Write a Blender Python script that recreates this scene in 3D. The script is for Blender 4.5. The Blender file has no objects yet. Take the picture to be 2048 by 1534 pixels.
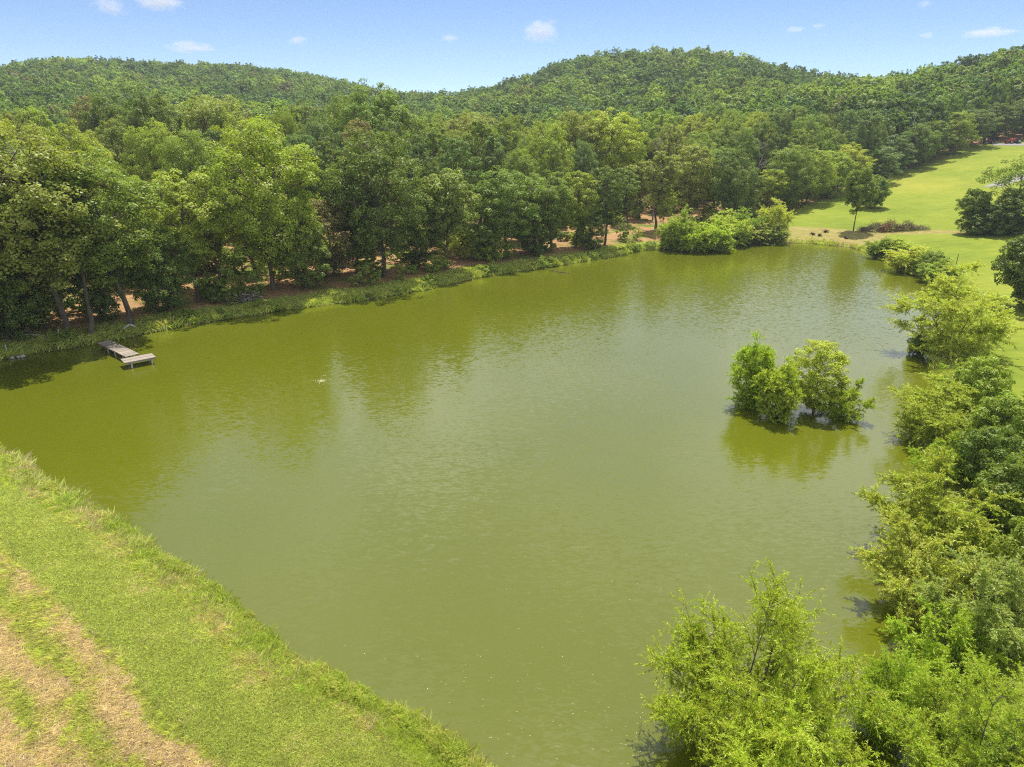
import bpy, bmesh, math, random
import numpy as np
from mathutils import Vector, Matrix

RNG = np.random.default_rng(7)
random.seed(7)
sc = bpy.context.scene
COL = sc.collection

# ------------------------------------------------------------------ camera, sky, sun, exposure
CAM_H = 21.0                                  # drone height over the water, metres
PITCH = math.radians(20.75)
FPX = 1365.0                                  # focal length in pixels of a 2048 px wide picture
cam_d = bpy.data.cameras.new("camera")
cam = bpy.data.objects.new("camera", cam_d)
COL.objects.link(cam)
cam.location = (0, 0, CAM_H)
cam.rotation_euler = (math.radians(90) - PITCH, 0, 0)
cam_d.sensor_width = 36.0
cam_d.lens = 36.0 * FPX / 2048
cam_d.clip_start = 0.1
cam_d.clip_end = 30000
sc.camera = cam

SUN_EL, SUN_AZ = math.radians(69), math.radians(17)      # azimuth clockwise from straight ahead (+Y)
world = bpy.data.worlds.new("World")
sc.world = world
world.use_nodes = True
wn = world.node_tree
wn.nodes.clear()
w_out = wn.nodes.new("ShaderNodeOutputWorld")
w_bg = wn.nodes.new("ShaderNodeBackground")
w_sky = wn.nodes.new("ShaderNodeTexSky")
w_sky.sky_type = 'NISHITA'
w_sky.sun_disc = False
w_sky.sun_elevation = SUN_EL
w_sky.sun_rotation = SUN_AZ
w_sky.altitude = 200
w_sky.air_density = 0.6
w_sky.dust_density = 0.0
w_sky.ozone_density = 4.0
w_bg.inputs[1].default_value = 0.062
# broken white cloud veil added above the view as soft fill light, evenly all round: the pond mirrors it as a pale sheen
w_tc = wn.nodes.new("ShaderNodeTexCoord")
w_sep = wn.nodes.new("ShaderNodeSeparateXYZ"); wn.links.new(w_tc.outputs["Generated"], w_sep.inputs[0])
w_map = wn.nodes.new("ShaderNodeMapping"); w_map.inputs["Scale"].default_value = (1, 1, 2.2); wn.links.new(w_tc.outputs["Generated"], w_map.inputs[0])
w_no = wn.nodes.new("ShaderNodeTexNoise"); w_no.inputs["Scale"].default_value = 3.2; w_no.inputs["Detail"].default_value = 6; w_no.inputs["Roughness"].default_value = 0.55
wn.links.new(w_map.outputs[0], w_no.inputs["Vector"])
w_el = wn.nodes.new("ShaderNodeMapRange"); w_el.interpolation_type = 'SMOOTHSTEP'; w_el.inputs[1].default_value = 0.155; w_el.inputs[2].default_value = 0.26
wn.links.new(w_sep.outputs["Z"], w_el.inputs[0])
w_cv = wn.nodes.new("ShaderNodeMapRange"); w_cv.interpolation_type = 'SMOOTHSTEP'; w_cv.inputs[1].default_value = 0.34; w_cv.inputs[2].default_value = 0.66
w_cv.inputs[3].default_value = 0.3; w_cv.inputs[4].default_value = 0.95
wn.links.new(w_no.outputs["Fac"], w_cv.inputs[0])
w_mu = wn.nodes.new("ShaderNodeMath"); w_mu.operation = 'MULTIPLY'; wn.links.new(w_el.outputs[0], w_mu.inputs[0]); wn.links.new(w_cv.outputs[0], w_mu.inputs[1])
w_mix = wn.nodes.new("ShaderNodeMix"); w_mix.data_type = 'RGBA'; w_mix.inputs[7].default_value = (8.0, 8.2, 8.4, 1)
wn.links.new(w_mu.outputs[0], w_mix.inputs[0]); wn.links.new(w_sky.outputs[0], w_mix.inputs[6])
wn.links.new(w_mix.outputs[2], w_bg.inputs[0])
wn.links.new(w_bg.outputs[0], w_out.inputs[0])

sun_d = bpy.data.lights.new("sun", 'SUN')
sun_d.energy = 3.3
sun_d.angle = math.radians(0.6)
sun_d.color = (1.0, 0.95, 0.86)
sun = bpy.data.objects.new("sun", sun_d)
COL.objects.link(sun)
sdir = Vector((math.sin(SUN_AZ) * math.cos(SUN_EL), math.cos(SUN_AZ) * math.cos(SUN_EL), math.sin(SUN_EL)))
sun.rotation_euler = sdir.to_track_quat('Z', 'Y').to_euler()
sun.location = (60, 60, 150)

vs = sc.view_settings
vs.view_transform = 'Standard'
vs.look = 'None'
vs.exposure = 1.28
vs.gamma = 1.0
vs.use_curve_mapping = False
cy = sc.cycles
cy.max_bounces = 8
cy.diffuse_bounces = 5
cy.glossy_bounces = 3
cy.transmission_bounces = 4
cy.transparent_max_bounces = 8
cy.volume_bounces = 0
cy.use_denoising = False
cy.filter_width = 1.15

# ------------------------------------------------------------------ small helpers
def tag(o, label=None, cat=None, group=None, kind=None):
    if label: o["label"] = label
    if cat: o["category"] = cat
    if group: o["group"] = group
    if kind: o["kind"] = kind
    return o

def empty(name, loc=(0, 0, 0), rz=0.0):
    o = bpy.data.objects.new(name, None)
    COL.objects.link(o)
    o.location = loc
    o.rotation_euler = (0, 0, rz)
    o.empty_display_size = 0.3
    return o

def link(name, me, parent=None):
    o = bpy.data.objects.new(name, me)
    COL.objects.link(o)
    if parent: o.parent = parent
    return o

def mesh_np(name, V, F, mat, attrs=None, smooth=False):
    """V (n,3), F (m,k) arrays with one k for all faces -> mesh; attrs = {name: per-vertex floats}."""
    V = np.asarray(V, np.float32); F = np.asarray(F, np.int32)
    me = bpy.data.meshes.new(name)
    me.vertices.add(len(V)); me.vertices.foreach_set("co", V.ravel())
    k = F.shape[1]
    me.loops.add(F.size); me.loops.foreach_set("vertex_index", F.ravel())
    me.polygons.add(len(F))
    me.polygons.foreach_set("loop_start", np.arange(0, F.size, k, dtype=np.int32))
    me.polygons.foreach_set("loop_total", np.full(len(F), k, np.int32))
    if smooth: me.polygons.foreach_set("use_smooth", np.ones(len(F), bool))
    me.update(calc_edges=True)
    for a, d in (attrs or {}).items():
        at = me.attributes.new(a, 'FLOAT', 'POINT')
        at.data.foreach_set("value", np.asarray(d, np.float32))
    if mat: me.materials.append(mat)
    me.validate()
    return me

class Geo:
    """Collects quads."""
    def __init__(s): s.V = []; s.F = []; s.n = 0
    def add(s, V, F):
        V = np.asarray(V, float); F = np.asarray(F, int)
        s.V.append(V); s.F.append(F + s.n); s.n += len(V)
    def tube(s, pts, rad, sides=6, cap=True):
        pts = np.asarray(pts, float); n = len(pts)
        rad = np.broadcast_to(np.asarray(rad, float), (n,))
        T = np.gradient(pts, axis=0); T /= np.linalg.norm(T, axis=1)[:, None] + 1e-9
        ref = np.where(np.abs(T[:, 2:3]) > 0.9, np.array([[1., 0, 0]]), np.array([[0, 0, 1.]]))
        A = np.cross(T, ref); A /= np.linalg.norm(A, axis=1)[:, None] + 1e-9
        B = np.cross(T, A)
        for i in range(1, n):                      # keep neighbouring rings from twisting
            if (A[i] * A[i - 1]).sum() < 0: A[i] *= -1; B[i] *= -1
        an = np.linspace(0, 2 * np.pi, sides, endpoint=False)
        V = (pts[:, None] + rad[:, None, None] * (np.cos(an)[None, :, None] * A[:, None] + np.sin(an)[None, :, None] * B[:, None])).reshape(-1, 3)
        i = np.arange(n - 1)[:, None] * sides; j = np.arange(sides)[None]
        F = np.stack([i + j, i + (j + 1) % sides, i + sides + (j + 1) % sides, i + sides + j], -1).reshape(-1, 4)
        if cap:
            V = np.vstack([V, pts[-1:], pts[:1]])
            k = n * sides; e = (n - 1) * sides
            F = np.vstack([F, [[e + a, e + (a + 1) % sides, k, k] for a in range(sides)]]) if False else F
            s.add(V[:k], F)
            c = s.n
            top = V[e:k]; m = sides // 2 * 2
            if sides in (4, 6):
                s.add(top, [[0, 1, 2, 3]] if sides == 4 else [[0, 1, 2, 3], [0, 3, 4, 5]])
            return
        s.add(V, F)
    def box(s, c, size, rz=0.0, tilt=(0, 0)):
        x, y, z = np.array(size) / 2
        V = np.array([[-x, -y, -z], [x, -y, -z], [x, y, -z], [-x, y, -z], [-x, -y, z], [x, -y, z], [x, y, z], [-x, y, z]])
        R = np.array(Matrix.Rotation(rz, 3, 'Z') @ Matrix.Rotation(tilt[0], 3, 'X') @ Matrix.Rotation(tilt[1], 3, 'Y'))
        s.add(V @ R.T + np.array(c), [[0, 3, 2, 1], [4, 5, 6, 7], [0, 1, 5, 4], [1, 2, 6, 5], [2, 3, 7, 6], [3, 0, 4, 7]])
    def mesh(s, name, mat, smooth=False, attrs=None):
        return mesh_np(name, np.vstack(s.V), np.vstack(s.F), mat, attrs, smooth)

def ray(px, py):
    u = 767 - py
    cp, sp = math.cos(PITCH), math.sin(PITCH)
    return np.array([px - 1024.0, FPX * cp + u * sp, u * cp - FPX * sp])

def on_water(px, py, z=0.0):
    d = ray(px, py)
    return d * ((z - CAM_H) / d[2]) + np.array([0, 0, CAM_H])

def az_of(px, py):
    d = ray(px, py); return math.degrees(math.atan2(d[0], d[1]))

# ------------------------------------------------------------------ materials
def mat_new(name):
    m = bpy.data.materials.new(name); m.use_nodes = True
    nt = m.node_tree; nt.nodes.clear()
    return m, nt, (lambda t, **k: _node(nt, t, k)), nt.links.new

def _node(nt, t, k):
    n = nt.nodes.new(t)
    for a, v in k.items():
        if a.startswith("i_"):
            n.inputs[a[2:] if not a[2:].isdigit() else int(a[2:])].default_value = v
        else: setattr(n, a, v)
    return n

def ramp(N, stops, interp='LINEAR'):
    r = N("ShaderNodeValToRGB"); cr = r.color_ramp; cr.interpolation = interp
    while len(cr.elements) < len(stops): cr.elements.new(0.5)
    for e, (p, c) in zip(cr.elements, stops):
        e.position = p; e.color = (*c, 1) if len(c) == 3 else c
    return r

def mixc(N, L, fac, a, b, mode='MIX'):
    m = N("ShaderNodeMix", data_type='RGBA', blend_type=mode)
    for s, v in ((m.inputs[0], fac), (m.inputs[6], a), (m.inputs[7], b)):
        if hasattr(v, "is_linked") or hasattr(v, "links"): L(v, s)
        else: s.default_value = v if not isinstance(v, tuple) or len(v) == 4 else (*v, 1)
    return m.outputs[2]

def math_n(N, L, op, a, b=None, clamp=False):
    m = N("ShaderNodeMath", operation=op, use_clamp=clamp)
    for s, v in ((m.inputs[0], a), (m.inputs[1], b)):
        if v is None: continue
        if hasattr(v, "links"): L(v, s)
        else: s.default_value = v
    return m.outputs[0]

def leaf_material(name, source='OBJECT', trans=0.46, gloss=0.02, var=0.26):
    """Leaf: its tree's own colour (object colour or instance attribute), varied leaf by leaf; light passes through it."""
    m, nt, N, L = mat_new(name)
    out = N("ShaderNodeOutputMaterial")
    if source == 'OBJECT':
        c = N("ShaderNodeObjectInfo").outputs["Color"]
    else:
        c = N("ShaderNodeAttribute", attribute_type='INSTANCER', attribute_name="tint").outputs["Color"]
    rn = N("ShaderNodeAttribute", attribute_name="rnd").outputs["Fac"]
    hsv = N("ShaderNodeHueSaturation")
    L(c, hsv.inputs["Color"])
    L(math_n(N, L, 'MULTIPLY_ADD', rn, 0.05), hsv.inputs["Hue"])
    nt.nodes[-1].inputs[2].default_value = 0.475
    L(math_n(N, L, 'MULTIPLY_ADD', rn, var * 2), hsv.inputs["Value"])
    nt.nodes[-1].inputs[2].default_value = 1 - var
    d = N("ShaderNodeBsdfDiffuse"); t = N("ShaderNodeBsdfTranslucent"); g = N("ShaderNodeBsdfGlossy")
    g.inputs["Roughness"].default_value = 0.45
    g.inputs["Color"].default_value = (0.9, 0.95, 0.9, 1)
    L(hsv.outputs[0], d.inputs[0])
    tc = mixc(N, L, 1.0, hsv.outputs[0], (1.15, 1.25, 0.55, 1), 'MULTIPLY')
    L(tc, t.inputs[0])
    m1 = N("ShaderNodeMixShader"); m1.inputs[0].default_value = trans
    L(d.outputs[0], m1.inputs[1]); L(t.outputs[0], m1.inputs[2])
    m2 = N("ShaderNodeMixShader"); m2.inputs[0].default_value = gloss
    L(m1.outputs[0], m2.inputs[1]); L(g.outputs[0], m2.inputs[2])
    L(m2.outputs[0], out.inputs[0])
    return m

def rough_material(name, c1, c2, scale=4.0, rough=0.9, bump=0.3, detail=6, stretch=(1, 1, 1)):
    m, nt, N, L = mat_new(name)
    out = N("ShaderNodeOutputMaterial"); b = N("ShaderNodeBsdfPrincipled", i_Roughness=rough)
    b.inputs["Specular IOR Level"].default_value = 0.25
    tc = N("ShaderNodeTexCoord"); mp = N("ShaderNodeMapping"); mp.inputs["Scale"].default_value = stretch
    L(tc.outputs["Object"], mp.inputs[0])
    n = N("ShaderNodeTexNoise"); n.inputs["Scale"].default_value = scale; n.inputs["Detail"].default_value = detail
    n.inputs["Roughness"].default_value = 0.65
    L(mp.outputs[0], n.inputs["Vector"])
    r = ramp(N, [(0.3, c1), (0.7, c2)])
    L(n.outputs["Fac"], r.inputs[0]); L(r.outputs[0], b.inputs["Base Color"])
    bm = N("ShaderNodeBump"); bm.inputs["Strength"].default_value = bump; bm.inputs["Distance"].default_value = 0.05
    L(n.outputs["Fac"], bm.inputs["Height"]); L(bm.outputs[0], b.inputs["Normal"])
    L(b.outputs[0], out.inputs[0])
    return m

M = {}
M["leaf"] = leaf_material("leaf")
M["willow_leaf"] = leaf_material("willow_leaf", trans=0.44, gloss=0.02, var=0.25)
M["far_leaf"] = leaf_material("far_leaf", 'INSTANCER', trans=0.46, gloss=0.015, var=0.18)
M["blade"] = leaf_material("blade", 'INSTANCER', trans=0.4, gloss=0.02, var=0.3)
M["bark"] = rough_material("bark", (0.055, 0.042, 0.03), (0.17, 0.14, 0.11), 3.0, stretch=(1, 1, 0.25), bump=0.6)
M["pale_bark"] = rough_material("pale_bark", (0.16, 0.14, 0.12), (0.36, 0.33, 0.29), 3.0, stretch=(1, 1, 0.25), bump=0.5)
M["twig"] = rough_material("twig", (0.06, 0.045, 0.035), (0.2, 0.15, 0.11), 5.0)
M["rust_twig"] = rough_material("rust_twig", (0.2, 0.07, 0.025), (0.42, 0.17, 0.06), 5.0)
M["dark_root"] = rough_material("dark_root", (0.025, 0.015, 0.01), (0.1, 0.055, 0.04), 4.0)
M["drift"] = rough_material("drift", (0.3, 0.27, 0.23), (0.6, 0.57, 0.52), 4.0, stretch=(1, 1, 0.3))
M["post"] = rough_material("post", (0.34, 0.32, 0.29), (0.62, 0.6, 0.56), 6.0, stretch=(1, 1, 0.2))
M["red_paint"] = rough_material("red_paint", (0.5, 0.05, 0.02), (0.62, 0.09, 0.04), 2.0, rough=0.4, bump=0.02)
M["black_metal"] = rough_material("black_metal", (0.012, 0.012, 0.013), (0.035, 0.034, 0.033), 3.0, rough=0.5, bump=0.05)
M["tyre"] = rough_material("tyre", (0.012, 0.012, 0.012), (0.035, 0.033, 0.03), 4.0)
M["grey_metal"] = rough_material("grey_metal", (0.4, 0.4, 0.41), (0.6, 0.6, 0.6), 3.0, rough=0.45, bump=0.05)
M["pale_canopy"] = rough_material("pale_canopy", (0.65, 0.2, 0.13), (0.8, 0.36, 0.27), 1.2, rough=0.5, bump=0.02)
M["stone"] = rough_material("stone", (0.22, 0.2, 0.17), (0.45, 0.43, 0.38), 5.0)

def wood_material():
    """Weathered grey boards: long grain, each board its own tone."""
    m, nt, N, L = mat_new("weathered_board")
    out = N("ShaderNodeOutputMaterial"); b = N("ShaderNodeBsdfPrincipled", i_Roughness=0.85)
    b.inputs["Specular IOR Level"].default_value = 0.25
    tc = N("ShaderNodeTexCoord"); mp = N("ShaderNodeMapping"); mp.inputs["Scale"].default_value = (2, 30, 30)
    L(tc.outputs["Object"], mp.inputs[0])
    oi = N("ShaderNodeObjectInfo")
    n = N("ShaderNodeTexNoise", noise_dimensions='4D'); n.inputs["Scale"].default_value = 1.0; n.inputs["Detail"].default_value = 5
    L(mp.outputs[0], n.inputs["Vector"]); L(math_n(N, L, 'MULTIPLY', oi.outputs["Random"], 40.0), n.inputs["W"])
    r = ramp(N, [(0.25, (0.13, 0.108, 0.088)), (0.5, (0.26, 0.22, 0.18)), (0.8, (0.36, 0.31, 0.26))])
    L(n.outputs["Fac"], r.inputs[0])
    tone = math_n(N, L, 'MULTIPLY_ADD', oi.outputs["Random"], 0.5); nt.nodes[-1].inputs[2].default_value = 0.72
    hs = N("ShaderNodeHueSaturation"); L(r.outputs[0], hs.inputs["Color"]); L(tone, hs.inputs["Value"])
    L(hs.outputs[0], b.inputs["Base Color"])
    bm = N("ShaderNodeBump"); bm.inputs["Strength"].default_value = 0.4; bm.inputs["Distance"].default_value = 0.01
    L(n.outputs["Fac"], bm.inputs["Height"]); L(bm.outputs[0], b.inputs["Normal"])
    L(b.outputs[0], out.inputs[0])
    return m
M["board"] = wood_material()

# ------------------------------------------------------------------ the pond's outline and the lie of the land
SHORE_PX = [  # (x, y, zone) zone of the bank starting at this point: 0 wood side, 1 cleared far end, 2 willow side, 3 near end, 4 dam
    (-300, 785, 0), (-120, 752, 0), (0, 722, 0), (60, 709, 0), (110, 700, 0), (170, 691, 0), (230, 681, 0), (300, 666, 0), (360, 653, 0), (420, 645, 0),
    (490, 634, 0), (560, 622, 0), (630, 614, 0), (700, 605, 0), (760, 596, 0), (860, 579, 0), (910, 566, 0), (960, 555, 0), (1010, 548, 0),
    (1100, 535, 0), (1200, 518, 0), (1250, 508, 0), (1290, 501, 0), (1330, 499, 0), (1400, 500, 0), (1450, 493, 1), (1500, 488, 1),
    (1560, 486, 1), (1610, 487, 1), (1650, 490, 1), (1700, 496, 1), (1740, 506, 2), (1770, 522, 2), (1800, 540, 2), (1840, 552, 2),
    (1880, 585, 2), (1893, 640, 2), (1882, 690, 2), (1872, 740, 2), (1868, 800, 2), (1850, 900, 2), (1862, 1000, 2), (1842, 1100, 2),
    (1850, 1200, 2), (1862, 1300, 2), (1880, 1420, 2), (1910, 1560, 2), (1850, 1720, 3), (1500, 1780, 3), (1150, 1700, 3), (1010, 1590, 4),
    (950, 1534, 4), (900, 1492, 4), (850, 1462, 4), (740, 1402, 4), (680, 1372, 4), (600, 1330, 4), (530, 1272, 4), (480, 1230, 4),
    (440, 1195, 4), (380, 1155, 4), (330, 1120, 4), (270, 1078, 4), (220, 1045, 4), (170, 1018, 4), (130, 992, 4), (70, 950, 4),
    (0, 915, 4), (-90, 868, 4), (-200, 822, 4)]
SH = np.array([on_water(x, y)[:2] for x, y, _ in SHORE_PX])
SH_Z = np.array([z for *_, z in SHORE_PX])
# subdivide and roughen the outline a little
_s, _z = [], []
for i in range(len(SH)):
    a, b = SH[i], SH[(i + 1) % len(SH)]
    k = max(1, int(np.linalg.norm(b - a) / 2.2))
    for j in range(k):
        p = a + (b - a) * j / k
        _s.append(p + RNG.normal(0, 0.18 if j else 0.05, 2)); _z.append(SH_Z[i])
SH, SH_Z = np.array(_s), np.array(_z)

def shore_dist(X, Y):
    """Signed distance to the waterline (+ on land) and the zone of the nearest bank."""
    P = np.stack([np.ravel(X), np.ravel(Y)], 1).astype(float)
    best = np.full(len(P), 1e9); zone = np.zeros(len(P), int); inside = np.zeros(len(P), bool)
    for i in range(len(SH)):
        a, b = SH[i], SH[(i + 1) % len(SH)]
        ab = b - a
        t = np.clip(((P - a) @ ab) / (ab @ ab), 0, 1)
        d = np.hypot(*(P - a - t[:, None] * ab).T)
        m = d < best
        best[m] = d[m]; zone[m] = SH_Z[i]
        cond = (a[1] > P[:, 1]) != (b[1] > P[:, 1])
        with np.errstate(divide='ignore', invalid='ignore'):
            xi = a[0] + (P[:, 1] - a[1]) / (b[1] - a[1]) * (b[0] - a[0])
        inside ^= cond & (P[:, 0] < xi)
    return np.where(inside, -best, best).reshape(np.shape(X)), zone.reshape(np.shape(X))

def lerp(x, xs, ys): return np.interp(x, xs, ys)

# ridge of the hills: picture point of the skyline, distance in metres
RIDGE = [(-700, 190, 640), (-300, 160, 660), (0, 134, 680), (80, 122, 690), (200, 120, 700), (300, 128, 700), (420, 131, 700), (520, 137, 700), (600, 146, 690), (690, 165, 660), (760, 182, 620),
         (800, 189, 560), (880, 189, 540), (960, 181, 540), (1030, 158, 530), (1100, 133, 530), (1160, 115, 530), (1240, 102, 530), (1330, 96, 530), (1420, 101, 530),
         (1500, 118, 530), (1580, 140, 525), (1650, 153, 515), (1700, 160, 500), (1750, 163, 470), (1790, 158, 440), (1840, 143, 420), (1900, 127, 410), (1960, 109, 405),
         (2048, 88, 400), (2200, 60, 400), (2500, 60, 400)]
R_AZ, R_R, R_Z = [], [], []
for x, y, r in RIDGE:
    d = ray(x, y); R_AZ.append(az_of(x, y)); R_R.append(r)
    R_Z.append(CAM_H + r * d[2] / math.hypot(d[0], d[1]) - 16.0)
R_AZ = [-180] + R_AZ + [180]; R_R = [500] + R_R + [500]; R_Z = [10] + R_Z + [10]

# height of the land along each bearing: {bearing: [(distance, height), ...]}
PROF = {-180: [(60, 1), (120, 1), (200, 1.5), (320, 3)], -60: [(60, 1), (120, 2.5), (200, 5), (320, 10)],
        -38: [(60, .9), (120, 2.2), (200, 6), (320, 11)], -20: [(80, .9), (130, 2.2), (210, 6), (330, 12)],
        -5: [(95, .9), (140, 2.0), (220, 5), (330, 11)], 8: [(115, .9), (150, 1.8), (220, 5), (330, 13)],
        17: [(120, .9), (150, 1.5), (220, 6), (300, 16)], 21: [(130, .8), (170, 1.9), (210, 4.6), (300, 17)],
        24: [(140, .9), (190, 3.6), (250, 9.5), (310, 19)], 28.5: [(140, .8), (190, 4), (250, 8.75), (320, 20)],
        33: [(120, .8), (165, 3.0), (220, 8.0), (290, 16.5)], 36: [(110, .8), (150, 2.8), (205, 7.6), (290, 16)],
        60: [(80, .8), (150, 3), (210, 8), (300, 18)], 180: [(60, 1), (120, 1), (200, 1.5), (320, 3)]}
_az = np.arange(-180, 181, 1.0); _r = np.arange(0, 3200, 8.0)
_tab = np.zeros((len(_az), len(_r)))
_keys = sorted(PROF)
for i, a in enumerate(_az):
    j = max(0, min(len(_keys) - 2, int(np.searchsorted(_keys, a, 'right')) - 1)); t = (a - _keys[j]) / (_keys[j + 1] - _keys[j])
    pr = [((1 - t) * p[0] + t * q[0], (1 - t) * p[1] + t * q[1]) for p, q in zip(PROF[_keys[j]], PROF[_keys[j + 1]])]
    rr, rz = lerp(a, R_AZ, R_R), lerp(a, R_AZ, R_Z)
    r3, z3 = pr[-1]
    mid = [(r3 + (rr - r3) * u, z3 + (rz - z3) * v) for u, v in ((0.35, 0.38), (0.7, 0.8), (0.88, 0.95))] if rr > r3 + 20 else []
    pts = [(0, 0.8)] + pr + mid + [(rr, rz), (rr * 1.12, rz * .97 - 1), (rr * 1.5, rz * .6), (rr * 2.2, rz * .25), (3000, 2)]
    _tab[i] = np.interp(_r, [p[0] for p in pts], [p[1] for p in pts])
for _ in range(3):                                   # smooth along distance and bearing
    _tab[:, 1:-1] = (_tab[:, :-2] + 2 * _tab[:, 1:-1] + _tab[:, 2:]) / 4
for _ in range(2):
    _tab[1:-1] = (_tab[:-2] + 2 * _tab[1:-1] + _tab[2:]) / 4

def far_height(X, Y):
    r = np.hypot(X, Y); a = np.degrees(np.arctan2(X, Y))
    fa = np.clip(a + 180, 0, 359.999); fr = np.clip(r / 8.0, 0, len(_r) - 1.001)
    i, j = fa.astype(int), fr.astype(int); u, v = fa - i, fr - j
    return (_tab[i, j] * (1 - u) + _tab[i + 1, j] * u) * (1 - v) + (_tab[i, j + 1] * (1 - u) + _tab[i + 1, j + 1] * u) * v

def wob(X, Y, s, ph=0.0):
    """Cheap smooth bumps, about -1..1."""
    return (np.sin(X / s + 1.3 + ph) * np.cos(Y / s * 1.17 + ph * 2) + 0.5 * np.sin(X / s * 2.3 + Y / s * 1.9 + ph) + 0.3 * np.cos(X / s * 4.1 - Y / s * 3.7 + ph)) / 1.5

def height(X, Y, sd=None, zone=None):
    X = np.asarray(X, float); Y = np.asarray(Y, float)
    if sd is None: sd, zone = shore_dist(X, Y)
    bank = np.interp(sd, [-4, -0.6, 0, 0.35, 1.2, 3, 6], [-1.6, -0.5, -0.06, 0.22, 0.45, 0.65, 0.8])
    land = far_height(X, Y) + 0.12 * wob(X, Y, 7.0) * np.clip(sd / 6, 0, 1)
    h = bank + (land - 0.8) * np.clip((sd - 1) / 8, 0, 1)
    dam = np.interp(sd, [-4, -0.5, 0, 0.5, 1.6, 3.4, 4.8, 6, 9, 16, 26, 60], [-1.6, -0.5, -0.05, 0.35, 0.85, 1.05, 0.95, 0.7, -0.1, -2.4, -3.4, -3.6])
    dam = dam + 0.05 * wob(X, Y, 1.4) * np.clip(sd / 3, 0, 1)
    back = np.clip((np.hypot(X, Y) - 120) / 60, 0, 1)
    dam = dam * (1 - back) + h * back
    return np.where(zone == 4, dam, np.where(zone == 3, np.minimum(h, dam), h))

def ground_hit(px, py):
    """Point of the ground or water seen at a picture point."""
    d = ray(px, py); hl = math.hypot(d[0], d[1])
    rs = np.concatenate([np.arange(10, 120, 0.25), np.arange(120, 700, 0.7)])
    X, Y, Z = d[0] / hl * rs, d[1] / hl * rs, CAM_H + d[2] / hl * rs
    g = np.maximum(height(X, Y), -0.02)
    k = np.argmax(Z <= g)
    return np.array([X[k], Y[k], g[k]])

# ------------------------------------------------------------------ terrain sheet
FOREST_EDGE = [(1330, 486), (1480, 455), (1560, 440), (1580, 425), (1610, 411), (1640, 401), (1690, 384), (1730, 371), (1770, 358), (1805, 342), (1850, 325), (1905, 306), (1960, 290), (2048, 278)]
FE_AZ, FE_R = [], []
for x, y in FOREST_EDGE:
    h_ = ground_hit(x, y); FE_AZ.append(math.degrees(math.atan2(h_[0], h_[1]))); FE_R.append(math.hypot(h_[0], h_[1]))
FE_AZ += [50, 75, 120, 180]; FE_R += [FE_R[-1] + 15, 330, 400, 500]

def forest_mask(X, Y, sd, zone):
    a = np.degrees(np.arctan2(X, Y)); r = np.hypot(X, Y)
    right = (a > FE_AZ[0]) & (r > np.interp(a, FE_AZ, FE_R))
    left = (a <= FE_AZ[0]) & (sd > 3.5) & (zone <= 1) & (a > -150)
    return right | left

fine = np.arange(-50, 50.01, 0.33)
coarse = np.concatenate([np.arange(54, 180, 6.0), [180.0], np.arange(-174, -50, 6.0)])
AZS = np.radians(np.concatenate([fine, coarse]))
RS = [5.0]
while RS[-1] < 1080: RS.append(RS[-1] * (1.012 if RS[-1] < 330 else 1.05) + 0.02)
RS = np.array(RS)
A, R = np.meshgrid(AZS, RS, indexing='ij')
X, Y = R * np.sin(A), R * np.cos(A)
SD, ZN = shore_dist(X, Y)
Z = height(X, Y, SD, ZN)
FO = forest_mask(X, Y, SD, ZN).astype(float)
na, nr = X.shape
V = np.stack([X, Y, Z], -1).reshape(-1, 3)
i, j = np.meshgrid(np.arange(na), np.arange(nr - 1), indexing='ij')
i2 = (i + 1) % na
F = np.stack([i * nr + j, i * nr + j + 1, i2 * nr + j + 1, i2 * nr + j], -1).reshape(-1, 4)
V = np.vstack([V, [[0, 0, float(Z[:, 0].mean())]]])
cidx = len(V) - 1
ii = np.arange(na)
# close the small hole under the camera
Fc = np.stack([ii * nr, (ii + 1) % na * nr, np.full(na, cidx), np.full(na, cidx)], -1)
def col(a): return np.append(a.ravel(), a[:, 0].mean())
DIRT = np.zeros_like(SD)
AZd = np.degrees(A)
DIRT = np.where((AZd > 17.5) & (AZd < 29.5) & (ZN != 4) & (SD > 0), np.clip(np.interp(SD, [0, 1, 9, 14], [0.75, 1, 0.95, 0]), 0, 1) * np.clip((AZd - 17.5) / 1.5, 0, 1) * np.clip((29.5 - AZd) / 1.5, 0, 1), 0)
d_line = [ground_hit(x, y)[:2] for x, y in ((1720, 462), (1790, 466), (1830, 466), (1880, 463), (1925, 466))]
for a_, b_ in zip(d_line[:-1], d_line[1:]):
    ab = b_ - a_; t = np.clip(((X - a_[0]) * ab[0] + (Y - a_[1]) * ab[1]) / (ab @ ab), 0, 1)
    DIRT = np.maximum(DIRT, np.clip(1.6 - np.hypot(X - a_[0] - t * ab[0], Y - a_[1] - t * ab[1]) / 1.5, 0, 1))

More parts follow.
